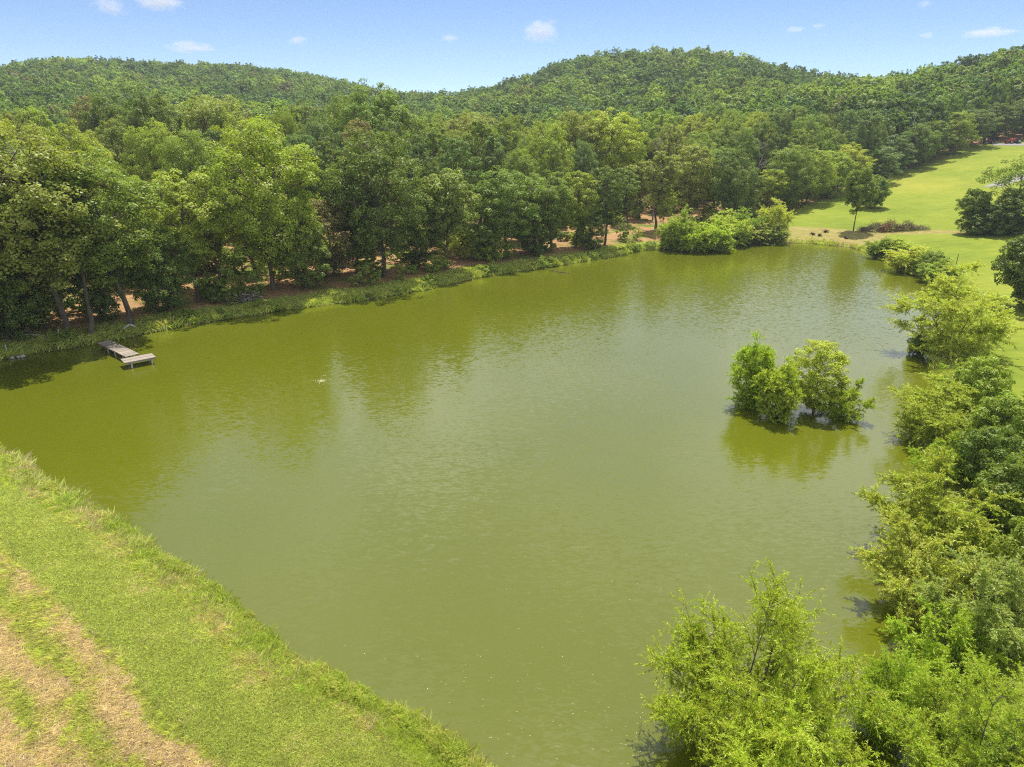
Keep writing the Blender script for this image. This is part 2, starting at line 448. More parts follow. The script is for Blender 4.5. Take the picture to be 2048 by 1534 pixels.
def terrain_material():
    m, nt, N, L = mat_new("terrain")
    out = N("ShaderNodeOutputMaterial"); b = N("ShaderNodeBsdfPrincipled", i_Roughness=0.95)
    b.inputs["Specular IOR Level"].default_value = 0.1
    at = lambda n: N("ShaderNodeAttribute", attribute_name=n).outputs["Fac"]
    pos = N("ShaderNodeNewGeometry").outputs["Position"]
    def noise(scale, detail=6, rough=0.6, stretch=None, rot=0.0):
        n = N("ShaderNodeTexNoise"); n.inputs["Scale"].default_value = scale; n.inputs["Detail"].default_value = detail; n.inputs["Roughness"].default_value = rough
        if stretch:
            mp = N("ShaderNodeMapping"); mp.inputs["Scale"].default_value = stretch; mp.inputs["Rotation"].default_value = (0, 0, rot)
            L(pos, mp.inputs[0]); L(mp.outputs[0], n.inputs["Vector"])
        else: L(pos, n.inputs["Vector"])
        return n.outputs["Fac"]
    def step(v, lo, hi):
        mr = N("ShaderNodeMapRange", clamp=True); mr.inputs[1].default_value = lo; mr.inputs[2].default_value = hi
        L(v, mr.inputs[0]); return mr.outputs[0]
    fineN = noise(9.0, 8, 0.7); midN = noise(0.9, 6); bigN = noise(0.06, 5); patchN = noise(0.22, 6, 0.65)
    # mown meadow
    field = ramp(N, [(0.36, (0.125, 0.165, 0.018)), (0.49, (0.175, 0.215, 0.022)), (0.64, (0.25, 0.258, 0.036))])
    L(math_n(N, L, 'ADD', math_n(N, L, 'MULTIPLY', bigN, 0.55), math_n(N, L, 'MULTIPLY', noise(0.35, 7, 0.7, (1, 3.0, 1), 0.5), 0.45)), field.inputs[0])
    fieldc = mixc(N, L, math_n(N, L, 'MULTIPLY', step(fineN, 0.35, 0.75), 0.3), field.outputs[0], (0.09, 0.15, 0.015, 1))
    # wood floor: leaf litter and cleared soil with green patches
    litter = ramp(N, [(0.28, (0.13, 0.075, 0.035)), (0.5, (0.30, 0.175, 0.085)), (0.75, (0.46, 0.29, 0.15))])
    L(math_n(N, L, 'ADD', math_n(N, L, 'MULTIPLY', fineN, 0.5), math_n(N, L, 'MULTIPLY', midN, 0.5)), litter.inputs[0])
    floorc = mixc(N, L, step(patchN, 0.5, 0.6), litter.outputs[0], (0.12, 0.15, 0.025, 1))
    # cleared bank at the far end
    dirt = ramp(N, [(0.3, (0.12, 0.075, 0.04)), (0.42, (0.26, 0.17, 0.09)), (0.5, (0.2, 0.21, 0.04)), (0.58, (0.3, 0.22, 0.1)), (0.72, (0.34, 0.24, 0.14))])
    L(math_n(N, L, 'ADD', math_n(N, L, 'MULTIPLY', midN, 0.6), math_n(N, L, 'MULTIPLY', fineN, 0.4)), dirt.inputs[0])
    # dam: weedy edge, mown strip, then cut hay in swaths along the dam
    rot = math.atan2(0.581, 0.813)
    swath = noise(0.55, 7, 0.68, (0.28, 1.6, 1), rot)
    hay = ramp(N, [(0.33, (0.2, 0.21, 0.05)), (0.45, (0.3, 0.28, 0.09)), (0.56, (0.42, 0.33, 0.18)), (0.75, (0.5, 0.39, 0.25))])
    L(math_n(N, L, 'ADD', math_n(N, L, 'MULTIPLY', swath, 0.7), math_n(N, L, 'MULTIPLY', fineN, 0.3)), hay.inputs[0])
    strip = ramp(N, [(0.3, (0.17, 0.22, 0.04)), (0.6, (0.25, 0.28, 0.06)), (0.8, (0.38, 0.33, 0.13))])
    L(math_n(N, L, 'ADD', math_n(N, L, 'MULTIPLY', midN, 0.5), math_n(N, L, 'MULTIPLY', fineN, 0.5)), strip.inputs[0])
    sd = at("sd")
    sdw = math_n(N, L, 'ADD', sd, math_n(N, L, 'MULTIPLY', math_n(N, L, 'SUBTRACT', noise(0.5, 5), 0.5), 1.2))
    damc = mixc(N, L, step(sdw, 4.6, 5.3), strip.outputs[0], hay.outputs[0])
    c = mixc(N, L, step(math_n(N, L, 'ADD', at("forest"), math_n(N, L, 'MULTIPLY', math_n(N, L, 'SUBTRACT', midN, 0.5), 0.8)), 0.4, 0.6), fieldc, floorc)
    dirtf = math_n(N, L, 'ADD', at("dirt"), math_n(N, L, 'MULTIPLY', math_n(N, L, 'SUBTRACT', patchN, 0.5), 1.2))
    c = mixc(N, L, math_n(N, L, 'MULTIPLY', step(dirtf, 0.4, 0.65), step(at("dirt"), 0.02, 0.1)), c, dirt.outputs[0])
    # grass strip between the wood and the water
    c = mixc(N, L, math_n(N, L, 'MULTIPLY', at("woodside"), math_n(N, L, 'SUBTRACT', 1.0, step(sdw, 3.2, 4.4))), c, strip.outputs[0])
    c = mixc(N, L, step(at("dam"), 0.4, 0.6), c, damc)
    # worn bare patch on the meadow
    bare = N("ShaderNodeVectorMath", operation='DISTANCE'); L(pos, bare.inputs[0]); pb = ground_hit(1845, 372); bare.inputs[1].default_value = tuple(pb)
    bw = math_n(N, L, 'ADD', bare.outputs["Value"], math_n(N, L, 'MULTIPLY', patchN, 16.0))
    c = mixc(N, L, math_n(N, L, 'MULTIPLY', math_n(N, L, 'SUBTRACT', 1.0, step(bw, 8.0, 24.0)), 0.4), c, (0.36, 0.31, 0.05, 1))
    # wet mud at the water's edge
    c = mixc(N, L, math_n(N, L, 'SUBTRACT', 1.0, step(sd, 0.1, 0.5)), c, (0.07, 0.055, 0.03, 1))
    L(c, b.inputs["Base Color"])
    bm = N("ShaderNodeBump"); bm.inputs["Strength"].default_value = 0.7; bm.inputs["Distance"].default_value = 0.12
    L(math_n(N, L, 'ADD', fineN, midN), bm.inputs["Height"]); L(bm.outputs[0], b.inputs["Normal"])
    L(b.outputs[0], out.inputs[0])
    return m
M["terrain"] = terrain_material()
ter_me = mesh_np("ground", V, np.vstack([F, Fc[:, :4]]) if False else F, M["terrain"],
                 {"sd": col(np.clip(SD, -6, 60)), "forest": col(FO), "dirt": col(DIRT), "dam": col(((ZN == 4) | (ZN == 3)).astype(float)), "woodside": col((ZN == 0).astype(float))}, smooth=True)
ter = link("ground", ter_me)
tag(ter, "rolling ground of meadow, wood floor and grassy dam round the pond", kind="structure")

# ------------------------------------------------------------------ pond water
def water_material():
    m, nt, N, L = mat_new("pond_water")
    out = N("ShaderNodeOutputMaterial"); b = N("ShaderNodeBsdfPrincipled")
    b.inputs["IOR"].default_value = 1.46
    b.inputs["Specular IOR Level"].default_value = 1.0
    b.inputs["Roughness"].default_value = 0.11
    pos = N("ShaderNodeNewGeometry").outputs["Position"]
    def slope(scale, amp, stretch, rot):
        mp = N("ShaderNodeMapping"); mp.inputs["Scale"].default_value = stretch; mp.inputs["Rotation"].default_value = (0, 0, rot)
        n = N("ShaderNodeTexNoise"); n.inputs["Scale"].default_value = scale; n.inputs["Detail"].default_value = 3; n.inputs["Distortion"].default_value = 0.35
        L(pos, mp.inputs[0]); L(mp.outputs[0], n.inputs["Vector"])
        s = N("ShaderNodeVectorMath", operation='SUBTRACT'); L(n.outputs["Color"], s.inputs[0]); s.inputs[1].default_value = (0.5, 0.5, 0.5)
        k = N("ShaderNodeVectorMath", operation='MULTIPLY'); L(s.outputs[0], k.inputs[0]); k.inputs[1].default_value = (amp[0], amp[1], 0)
        return k.outputs[0]
    gust = N("ShaderNodeTexNoise"); gust.inputs["Scale"].default_value = 0.045; gust.inputs["Detail"].default_value = 3; L(pos, gust.inputs["Vector"])
    a = slope(1.0, (0.15, 0.34), (2.0, 5.6, 1), 0.12)
    c = slope(1.0, (0.14, 0.28), (4.6, 12.0, 1), -0.2)
    add = N("ShaderNodeVectorMath", operation='ADD'); L(a, add.inputs[0]); L(c, add.inputs[1])
    gs = N("ShaderNodeVectorMath", operation='SCALE'); L(add.outputs[0], gs.inputs[0])
    gr = N("ShaderNodeMapRange", clamp=True); gr.inputs[1].default_value = 0.35; gr.inputs[2].default_value = 0.65; gr.inputs[3].default_value = 0.55; gr.inputs[4].default_value = 1.1
    L(gust.outputs["Fac"], gr.inputs[0]); L(gr.outputs[0], gs.inputs["Scale"])
    up = N("ShaderNodeVectorMath", operation='ADD'); L(gs.outputs[0], up.inputs[0]); up.inputs[1].default_value = (0, 0, 1)
    nn = N("ShaderNodeVectorMath", operation='NORMALIZE'); L(up.outputs[0], nn.inputs[0])
    L(nn.outputs[0], b.inputs["Normal"])
    cl = N("ShaderNodeTexNoise"); cl.inputs["Scale"].default_value = 0.05; cl.inputs["Detail"].default_value = 4; L(pos, cl.inputs["Vector"])
    r = ramp(N, [(0.3, (0.078, 0.092, 0.004)), (0.7, (0.092, 0.102, 0.006))])
    L(cl.outputs["Fac"], r.inputs[0]); L(r.outputs[0], b.inputs["Base Color"])
    L(b.outputs[0], out.inputs[0])
    return m
M["water"] = water_material()
from mathutils.geometry import tessellate_polygon
cen = SH.mean(0)
# the sheet runs about half a metre under the banks
nxt, prv = np.roll(SH, -1, 0), np.roll(SH, 1, 0)
tg = nxt - prv; tg /= np.linalg.norm(tg, axis=1)[:, None]
area = 0.5 * np.sum(SH[:, 0] * nxt[:, 1] - nxt[:, 0] * SH[:, 1])
nrm = np.stack([tg[:, 1], -tg[:, 0]], 1) * (1 if area > 0 else -1)
WP = SH + nrm * 0.5
tris = tessellate_polygon([[Vector((x, y, 0)) for x, y in WP]])
tris = [t if np.cross(WP[t[1]] - WP[t[0]], WP[t[2]] - WP[t[0]]) > 0 else (t[0], t[2], t[1]) for t in tris]
water = link("pond_water", mesh_np("pond_water", np.c_[WP, np.zeros(len(WP))], np.array(tris), M["water"]))
tag(water, "olive green murky pond water rippled by a light wind", kind="structure")

# ------------------------------------------------------------------ tree building
def unit(v): return v / (np.linalg.norm(v, axis=-1, keepdims=True) + 1e-9)

def leaf_quads(C, Nrm, ln, wd, rng, along=None, fold=0.12):
    n = len(C)
    T = unit(along) if along is not None else unit(np.cross(Nrm, unit(rng.normal(size=(n, 3)))))
    B = unit(np.cross(Nrm, T)); Nn = np.cross(T, B)
    ln = np.broadcast_to(ln, (n,))[:, None] * rng.uniform(.7, 1.25, (n, 1)); wd = np.broadcast_to(wd, (n,))[:, None] * rng.uniform(.7, 1.25, (n, 1))
    V = np.stack([C - T * ln / 2, C + B * wd / 2 + Nn * wd * fold - T * ln * .08, C + T * ln / 2, C - B * wd / 2 + Nn * wd * fold - T * ln * .08], 1).reshape(-1, 3)
    return V, np.arange(4 * n).reshape(n, 4), np.repeat(rng.random(n), 4)

def wander(a, b, n, amp, rng):
    t = np.linspace(0, 1, n)[:, None]
    p = a + (b - a) * t
    off = np.cumsum(rng.normal(0, amp, (n, 3)), 0); off -= off[0] + (off[-1] - off[0]) * t
    return p + off

def broadleaf(seed, H=20.0, W=11.0, base=0.25, boughs=26, clumps=11, leaves=60, leaf=(0.34, 0.24), top=0.5, loose=1.0, stems=1, twig_sides=3, dome=0.25, bsize=1.0, jit=.4):
    """Trunk with limbs, and a crown of boughs > clumps > leaves. Returns (wood geo, crown arrays)."""
    rng = np.random.default_rng(seed)
    g = Geo()
    zb = H * base
    lean = rng.normal(0, 0.03, 2) * H
    C, D, S = [], [], []
    tops = np.array([lean[0], lean[1], H * 0.86])
    for s_ in range(stems):
        off = np.array([0, 0, 0.]) if stems == 1 else np.array([math.cos(s_ * 2.4), math.sin(s_ * 2.4), 0]) * 0.35
        tt = tops + off * 6
        tp = wander(off + [0, 0, -0.5], tt, 9, H * 0.010, rng)
        r0 = 0.0135 * H * (1 if stems == 1 else .6)
        g.tube(tp, r0 * np.linspace(1, 0.12, 9) ** 0.8 * np.r_[1.35, np.ones(8)], 6)
    def trunk_at(z):
        return np.array([np.interp(z, tp[:, 2], tp[:, k]) for k in range(3)])
    nb = boughs
    u = (np.arange(nb) + 0.5) / nb
    th = np.arange(nb) * 2.39996 + rng.uniform(0, 6)
    for k in range(nb):
        t = np.clip(u[k] + rng.normal(0, .05), 0.02, 0.98)
        prof = (t / top) ** 0.6 if t < top else (1 - ((t - top) / (1 - top)) ** 2.2) ** 0.55 if t < 1 else 0
        rad = W / 2 * max(prof, .1) * rng.uniform(0.55, 0.92)
        z = zb + (H - zb) * t * 0.93
        c = np.array([math.cos(th[k]) * rad, math.sin(th[k]) * rad, z]) + np.r_[lean * z / H, 0]
        za = max(zb * .7, z - rad * rng.uniform(.5, 1.1) - 0.5)
        a = trunk_at(min(za, H * 0.84))
        lp = wander(a, c, 6, 0.05 * np.linalg.norm(c - a) / 2, rng); lp[1:-1, 2] += 0.06 * rad
        g.tube(lp, (0.0055 * H) * np.linspace(1, 0.25, 6), 4, cap=False)
        br = (W * 0.17 + 0.5) * bsize * rng.uniform(.75, 1.25) * loose          # bough radius
        nc = max(3, int(clumps * rng.uniform(.7, 1.3)))
        d = unit(rng.normal(size=(nc, 3)) + [0, 0, .35] + np.array([math.cos(th[k]), math.sin(th[k]), 0]) * .35)
        cc = c + d * br * rng.uniform(.45, 1.0, (nc, 1)) * [1, 1, .9]
        for q in range(nc):
            g.tube(np.array([c + (cc[q] - c) * .0, c + (cc[q] - c) * .55 + [0, 0, .1], cc[q]]), [0.0022 * H, .0016 * H, .0008 * H], twig_sides, cap=False)
        C.append(cc); D.append(d); S.append(rng.uniform(.6, 1.2, nc))
    C, D, S = np.vstack(C), np.vstack(D), np.concatenate(S)
    n = leaves
    idx = np.repeat(np.arange(len(C)), n)
    dd = unit(rng.normal(size=(len(idx), 3)) + D[idx] * .5 + [0, 0, .45])
    rr = (W * 0.062 + .22) * S[idx][:, None] * rng.uniform(.35, 1.05, (len(idx), 1)) ** .6
    P = C[idx] + dd * rr * [1, 1, .85]
    keep = P[:, 2] > 0.15
    P, dd = P[keep], dd[keep]
    dm = unit(P - np.array([lean[0] * .6, lean[1] * .6, zb + (H - zb) * .38]))
    Nr = unit(dd * .75 + dm * dome + [0, 0, .28] + rng.normal(0, jit, P.shape))
    V, F, rn = leaf_quads(P, Nr, leaf[0], leaf[1], rng)
    rn = np.clip(rn * .75 + .25 * np.repeat(rng.random(len(C))[idx][keep], 4), 0, 1)
    return g, (V, F, rn)

def willow(seed, H=7.0, W=7.5, stems=7, branches=11, shoots=9, leaves=16, leaf=(0.16, 0.036), shoot=1.0, droop=.5, low=0.12, per=None):
    """Many-stemmed willow: stems > branches > thin shoots with narrow leaves set along them."""
    rng = np.random.default_rng(seed)
    g = Geo()
    P0, P1, Dr = [], [], []
    for s_ in range(stems):
        a = s_ * 2.39996 + rng.uniform(-.3, .3)
        sp = 0.0 if s_ == 0 else rng.uniform(.35, .8)
        e = np.array([math.cos(a) * W / 2 * sp, math.sin(a) * W / 2 * sp, H * (0.93 - .72 * sp ** 1.25) * rng.uniform(.85, 1.02)])
        sp_ = wander(np.array([math.cos(a) * .15, math.sin(a) * .15, -0.6]), e, 8, .03 * H / 2, rng)
        g.tube(sp_, 0.011 * H * np.linspace(1, .02, 8) ** 1.1, 5)
        for b_ in range(branches):
            t = rng.uniform(low, 1.0) ** .8
            o = np.array([np.interp(t, np.linspace(0, 1, 8), sp_[:, k]) for k in range(3)])
            aa = a + rng.normal(0, 1.1); ln = W * rng.uniform(.16, .32) * (1.15 - .55 * t)
            el = rng.uniform(.05, .9)
            q = o + ln * np.array([math.cos(aa) * math.cos(el), math.sin(aa) * math.cos(el), math.sin(el)])
            bp = wander(o, q, 4, .03 * ln, rng)
            g.tube(bp, 0.0026 * H * np.linspace(1, .3, 4), 3, cap=False)
            m = max(2, int(shoots * rng.uniform(.7, 1.3)))
            u = rng.uniform(.15, 1.0, m)
            so = np.stack([np.interp(u, np.linspace(0, 1, 4), bp[:, k]) for k in range(3)], 1)
            dd = unit(unit(q - o) * .6 + rng.normal(0, .75, (m, 3)) + [0, 0, .55])
            P0.append(so); Dr.append(dd)
    P0, Dr = np.vstack(P0), np.vstack(Dr)
    m = len(P0); L_ = shoot * rng.uniform(.55, 1.2, m)
    side = unit(np.c_[Dr[:, :2], np.zeros(m)] + 1e-6)
    dr = droop * rng.uniform(.3, 1.3, m)
    u = rng.uniform(.04, 1.0, (m, leaves))
    pos = P0[:, None] + Dr[:, None] * (L_[:, None] * u)[..., None] + side[:, None] * (.22 * L_ * dr)[:, None, None] * (u ** 2)[..., None]
    pos[..., 2] -= (L_ * dr)[:, None] * u ** 2.2 * .75
    tan = Dr[:, None] + np.zeros_like(pos); tan[..., 2] -= (dr[:, None] * u * 1.4)
    # the shoots themselves, three points each
    for k in range(0, m, 2):
        uu = np.array([0, .5, 1.])
        pp = P0[k] + Dr[k] * (L_[k] * uu)[:, None] + side[k] * (.22 * L_[k] * dr[k]) * (uu ** 2)[:, None]
        pp[:, 2] -= L_[k] * dr[k] * uu ** 2.2 * .75
        g.tube(pp, [.008, .006, .003], 3, cap=False)
    pos = pos.reshape(-1, 3); tan = tan.reshape(-1, 3)
    al = unit(unit(tan) * .75 + rng.normal(0, .5, pos.shape) + [0, 0, -.15])
    Nr = unit(rng.normal(0, .7, pos.shape) + [0, 0, .8])
    pos = pos + al * leaf[0] * .5
    keep = pos[:, 2] > .05
    V, F, rn = leaf_quads(pos[keep], Nr[keep], leaf[0], leaf[1], rng, along=al[keep])
    sh = np.repeat(np.repeat(rng.random(m), leaves)[keep], 4)
    return g, (V, F, np.clip(.55 * rn + .45 * sh, 0, 1))

PROTO = {}
def register(kind, geo_crown, wood, leafm):
    g, (V, F, rn) = geo_crown
    H = float(V[:, 2].max()); W = float(np.percentile(np.abs(V[:, :2]).max(1), 99) * 2)
    PROTO.setdefault(kind, []).append(dict(trunk=g.mesh(kind + "_trunk", wood, True), crown=mesh_np(kind + "_crown", V, F, leafm, {"rnd": rn}), H=H, W=W))

for s in range(4):
    register("oak", broadleaf(10 + s, 20, [12, 11, 13, 10.5][s], [.2, .26, .14, .3][s], [38, 34, 42, 32][s], 12, 72, leaf=(.28, .2), top=[.5, .58, .42, .6][s]), M["bark"], M["leaf"])
for s in range(3):
    register("tall", broadleaf(30 + s, 20, [7.5, 8.5, 7][s], [.36, .28, .42][s], [24, 26, 20][s], 10, 70, leaf=(.28, .2), top=.55), M["bark"], M["leaf"])
for s in range(2):
    register("leafy", broadleaf(40 + s, 14, [8.5, 9][s], [.06, .1][s], 30, 11, 70, leaf=(.28, .2), top=.42), M["bark"], M["leaf"])
register("airy", broadleaf(50, 14, 10, .38, 17, 9, 50, leaf=(.3, .2), top=.6, loose=.95), M["bark"], M["leaf"])
register("airy", broadleaf(51, 12, 7.5, .42, 26, 11, 60, leaf=(.34, .24), top=.45), M["bark"], M["leaf"])
register("round", broadleaf(52, 12, 10, .1, 44, 13, 60, leaf=(.34, .26), top=.45), M["bark"], M["leaf"])
for s in range(2):
    register("shrub", broadleaf(60 + s, 6, [6.5, 7][s], .04, 30, 10, 70, leaf=(.24, .18), top=.4, stems=3), M["bark"], M["leaf"])
for s in range(3):
    register("willow", willow(70 + s, 7, [7.5, 8, 7][s], [9, 8, 9][s], [12, 13, 11][s], 17, 30, leaf=(.17, .05), shoot=.72, low=.04), M["bark"], M["willow_leaf"])
for s in range(2):
    register("near_willow", willow(80 + s, 7, [8, 8][s], 13, 20, 16, 34, leaf=(.12, .03), shoot=.72, droop=.45), M["bark"], M["willow_leaf"])
for s in range(2):
    register("far_willow", willow(90 + s, 6, [6, 6.5][s], 9, 12, 9, 17, leaf=(.3, .1), shoot=.95, droop=.45, low=.04), M["bark"], M["willow_leaf"])
for s in range(2):
    register("slim_willow", willow(97 + s, 6.5, [4.6, 5.4][s], 9, 15, 12, 26, leaf=(.19, .052), shoot=.7, droop=.4, low=.04), M["bark"], M["willow_leaf"])
register("bush", broadleaf(95, 1.6, 2.0, .03, 12, 6, 40, leaf=(.16, .1), stems=3), M["bark"], M["leaf"])

def bare(seed, H=14, W=6):
    rng = np.random.default_rng(seed); g = Geo(); g2 = Geo()
    tp = wander(np.array([0, 0, -.4]), np.array([rng.normal(0, .5), rng.normal(0, .5), H * .93]), 9, .1, rng)
    g.tube(tp, .016 * H * np.linspace(1, .1, 9), 6)
    for k in range(15):
        t = rng.uniform(.35, .97); o = np.array([np.interp(t, np.linspace(0, 1, 9), tp[:, c]) for c in range(3)])
        a = k * 2.4; ln = W * .5 * rng.uniform(.5, 1.1) * (1.2 - .6 * t)
        e = o + ln * np.array([math.cos(a), math.sin(a), rng.uniform(.5, 1.1)])
        bp = wander(o, e, 6, .09, rng); g2.tube(bp, .0055 * H * np.linspace(1, .2, 6), 4, cap=False)
        for q in range(7):
            u = rng.uniform(.3, 1); oo = np.array([np.interp(u, np.linspace(0, 1, 6), bp[:, c]) for c in range(3)])
            ee = oo + ln * .4 * unit(rng.normal(size=3) + [0, 0, .8]); g2.tube(wander(oo, ee, 4, .05, rng), .0022 * H * np.linspace(1, .3, 4), 3, cap=False)
    return g, g2
for s in range(2):
    g, g2 = bare(100 + s)
    PROTO.setdefault("bare", []).append(dict(trunk=g.mesh("bare_trunk", M["pale_bark"], True), crown=g2.mesh("bare_crown", M["pale_bark"], True), H=14., W=6.))

OAK = dict(dark=(.155, .21, .036), mid=(.215, .28, .044), bright=(.31, .37, .045), olive=(.28, .31, .065), blue=(.165, .23, .065), yellow=(.39, .42, .045), brown=(.29, .25, .09), vine=(.27, .34, .035), deep=(.18, .25, .03), gilt=(.4, .455, .045))
WIL = dict(willow=(.45, .49, .08), lime=(.41, .5, .045), yellow=(.43, .485, .055), grey=(.42, .46, .12), green=(.3, .38, .05), gold=(.42, .455, .05))

N_TREES = 0
def plant(kind, pos, H, W, color, name, label, cat, group=None, variant=None, rz=None, sink=0.0):
    """One tree: an Empty at its foot with trunk and crown as parts (mesh data shared between alike trees)."""
    global N_TREES
    N_TREES += 1
    pl = PROTO[kind]; p = pl[(RNG.integers(len(pl)) if variant is None else variant) % len(pl)]
    root = empty(name, (float(pos[0]), float(pos[1]), float(pos[2]) - sink), RNG.uniform(0, 6.28) if rz is None else rz)
    s, z = W / p["W"], H / p["H"]
    root.scale = (s * RNG.uniform(.94, 1.06), s * RNG.uniform(.94, 1.06), z)
    tag(root, label, cat, group)
    link("trunk", p["trunk"], root)
    c = link("crown", p["crown"], root)
    j = RNG.uniform(.9, 1.1)
    c.color = (color[0] * j * RNG.uniform(.94, 1.06), color[1] * j, color[2] * j * RNG.uniform(.9, 1.1), 1)
    return root

def plant_px(kind, bx, by, ty, wpx, color, name, label, cat, group=None, variant=None, rz=None):
    g = ground_hit(bx, by); r = math.hypot(g[0], g[1])
    d = ray(bx, ty); zt = CAM_H + d[2] / math.hypot(d[0], d[1]) * r
    slant = math.sqrt(r * r + (CAM_H - g[2]) ** 2) * math.sqrt(1 + 0)
    depth = g[1] * math.cos(PITCH) + (CAM_H - g[2]) * math.sin(PITCH)
    return plant(kind, g, zt - g[2], wpx * depth / FPX, color, name, label, cat, group, variant, rz), g

# ---- front row of the wood along the far bank, left to right: (kind, x, base y, top y, width, tone, label)
WOOD = "trees of the front row of the wood"
front = [
    ("oak", -70, 700, 300, 300, 'mid', "large green tree at the wood's edge, cut by the left border of the picture"),
    ("leafy", 15, 680, 400, 210, 'dark', "low dark bushy tree at the wood's edge behind the thin white stake"),
    ("oak", 60, 668, 268, 290, 'mid', "big green oak whose dark trunk stands left of the bent fallen branch"),
    ("oak", 137, 675, 245, 300, 'olive', "tall olive oak with a grey trunk foot on the bank, left of the dock"),
    ("tall", 180, 667, 330, 150, 'dark', "slim dark tree on the bank directly above the dock's landward end"),
    ("oak", 262, 648, 290, 270, 'mid', "broad green oak on the bank above the pale driftwood"),
    ("leafy", 92, 648, 470, 120, 'deep', "low dark understorey tree between the two big oaks left of the dock"),
    ("leafy", 212, 640, 455, 120, 'dark', "low dark understorey tree straight behind the dock's landward end"),
    ("leafy", 305, 622, 470, 90, 'mid', "low green understorey tree behind the bleached driftwood"),
    ("leafy", 338, 622, 455, 130, 'dark', "low dense dark tree leafy to the ground, right of the dock"),
    ("tall", 395, 602, 335, 165, 'bright', "fresh green tree between the low dense dark tree and the grey twig heap"),
    ("tall", 440, 578, 345, 130, 'olive', "slender olive tree just behind the grey twig heap"),
    ("tall", 515, 545, 320, 120, 'mid', "slim leaning tree close behind the left side of the great pale oak"),
    ("oak", 548, 580, 226, 225, 'bright', "great pale green oak rising highest over the bank, dark trunk in the gap"),
    ("leafy", 612, 578, 430, 130, 'mid', "bushy green tree at the right foot of the great pale oak"),
    ("leafy", 668, 552, 395, 140, 'brown', "brownish leaved tree on the bank between pale oak and big dark oak"),
    ("tall", 718, 548, 345, 110, 'dark', "narrow dark tree between the brownish tree and the big dark oak"),
    ("oak", 768, 553, 250, 195, 'dark', "big dark oak standing forward on the middle of the far bank"),
    ("leafy", 835, 535, 410, 110, 'dark', "dark bushy tree at the right foot of the big dark oak"),
    ("airy", 893, 537, 335, 125, 'olive', "tree with a clear pale lit trunk in the middle of the bank"),
    ("leafy", 930, 520, 452, 60, 'yellow', "small pale yellowish tree right of the clear pale trunk"),
    ("leafy", 962, 518, 400, 100, 'mid', "bushy mid green tree on the bank right of the small pale one"),
    ("oak", 1012, 514, 330, 150, 'mid', "round green oak over the bright waterside bushes"),
    ("leafy", 1062, 508, 400, 95, 'dark', "dark leafy tree between two oaks over the waterside bushes"),
    ("oak", 1104, 503, 338, 125, 'mid', "green oak with a dark trunk above the brightest waterside bush"),
    ("tall", 1152, 497, 340, 95, 'bright', "narrow fresh green tree near the right end of the bank row"),
    ("leafy", 1180, 500, 428, 70, 'dark', "low dark tree near the right end of the bank row"),
    ("tall", 1208, 494, 330, 95, 'dark', "last tall dark tree of the bank row, left of the clearing"),
    ("tall", 1256, 452, 335, 60, 'mid', "thin tree at the left side of the sunlit clearing"),
    ("tall", 1277, 437, 322, 70, 'olive', "straight trunked tree at the back of the sunlit clearing"),
    ("tall", 1311, 461, 300, 75, 'olive', "tall olive tree with bare pale trunk at the clearing's right side"),
    ("airy", 1326, 463, 385, 50, 'bright', "small fresh green tree between clearing and willow thicket"),
    ("tall", 1378, 445, 285, 95, 'olive', "tall olive tree behind the left end of the willow thicket"),
    ("tall", 1428, 436, 292, 95, 'mid', "tall mid green tree behind the middle of the willow thicket"),
    ("leafy", 1475, 432, 330, 95, 'dark', "dark rounded tree behind the middle of the willow thicket"),
    ("tall", 1532, 425, 338, 70, 'yellow', "bright yellow green tree behind the right end of the willow thicket"),
    ("oak", 1566, 418, 285, 110, 'mid', "green tree at the corner where wood meets meadow"),
    ("oak", 1612, 408, 296, 100, 'bright', "fresh green round tree at the meadow corner, left of the lone tree"),
    ("leafy", 1655, 396, 300, 95, 'bright', "pale green dense tree at the meadow's edge, left above the lone tree"),
    ("oak", 1692, 384, 284, 85, 'yellow', "yellow green tree at the meadow's edge, behind the lone tree's crown"),
    ("leafy", 1742, 366, 290, 95, 'blue', "bluish dark tree at the meadow's edge, right of the lone tree"),
    ("leafy", 1785, 350, 268, 85, 'blue', "bluish dark tree midway along the meadow's wooded edge"),
    ("oak", 1822, 338, 245, 80, 'mid', "mid green tree midway along the meadow's wooded edge"),
    ("leafy", 1858, 322, 240, 80, 'mid', "green dense tree on the upper half of the meadow's wooded edge"),
    ("leafy", 1898, 308, 222, 80, 'bright', "fresh green tree on the upper meadow edge, left of the black vehicle"),
    ("oak", 1942, 294, 215, 80, 'blue', "bluish dark tree on the meadow edge just left of the black vehicle"),
    ("leafy", 1990, 280, 205, 80, 'dark', "dark tree behind the black utility vehicle at the meadow's top"),
    ("oak", 2042, 272, 195, 85, 'dark', "dark tree behind the red tractor at the meadow's top"),
]
taken = []
for k, x, by, ty, w, tone, lab in front:
    _, g = plant_px(k, x, by, ty, w, OAK[tone], "broadleaf_tree", lab, "tree", WOOD)
    taken.append(g[:2])

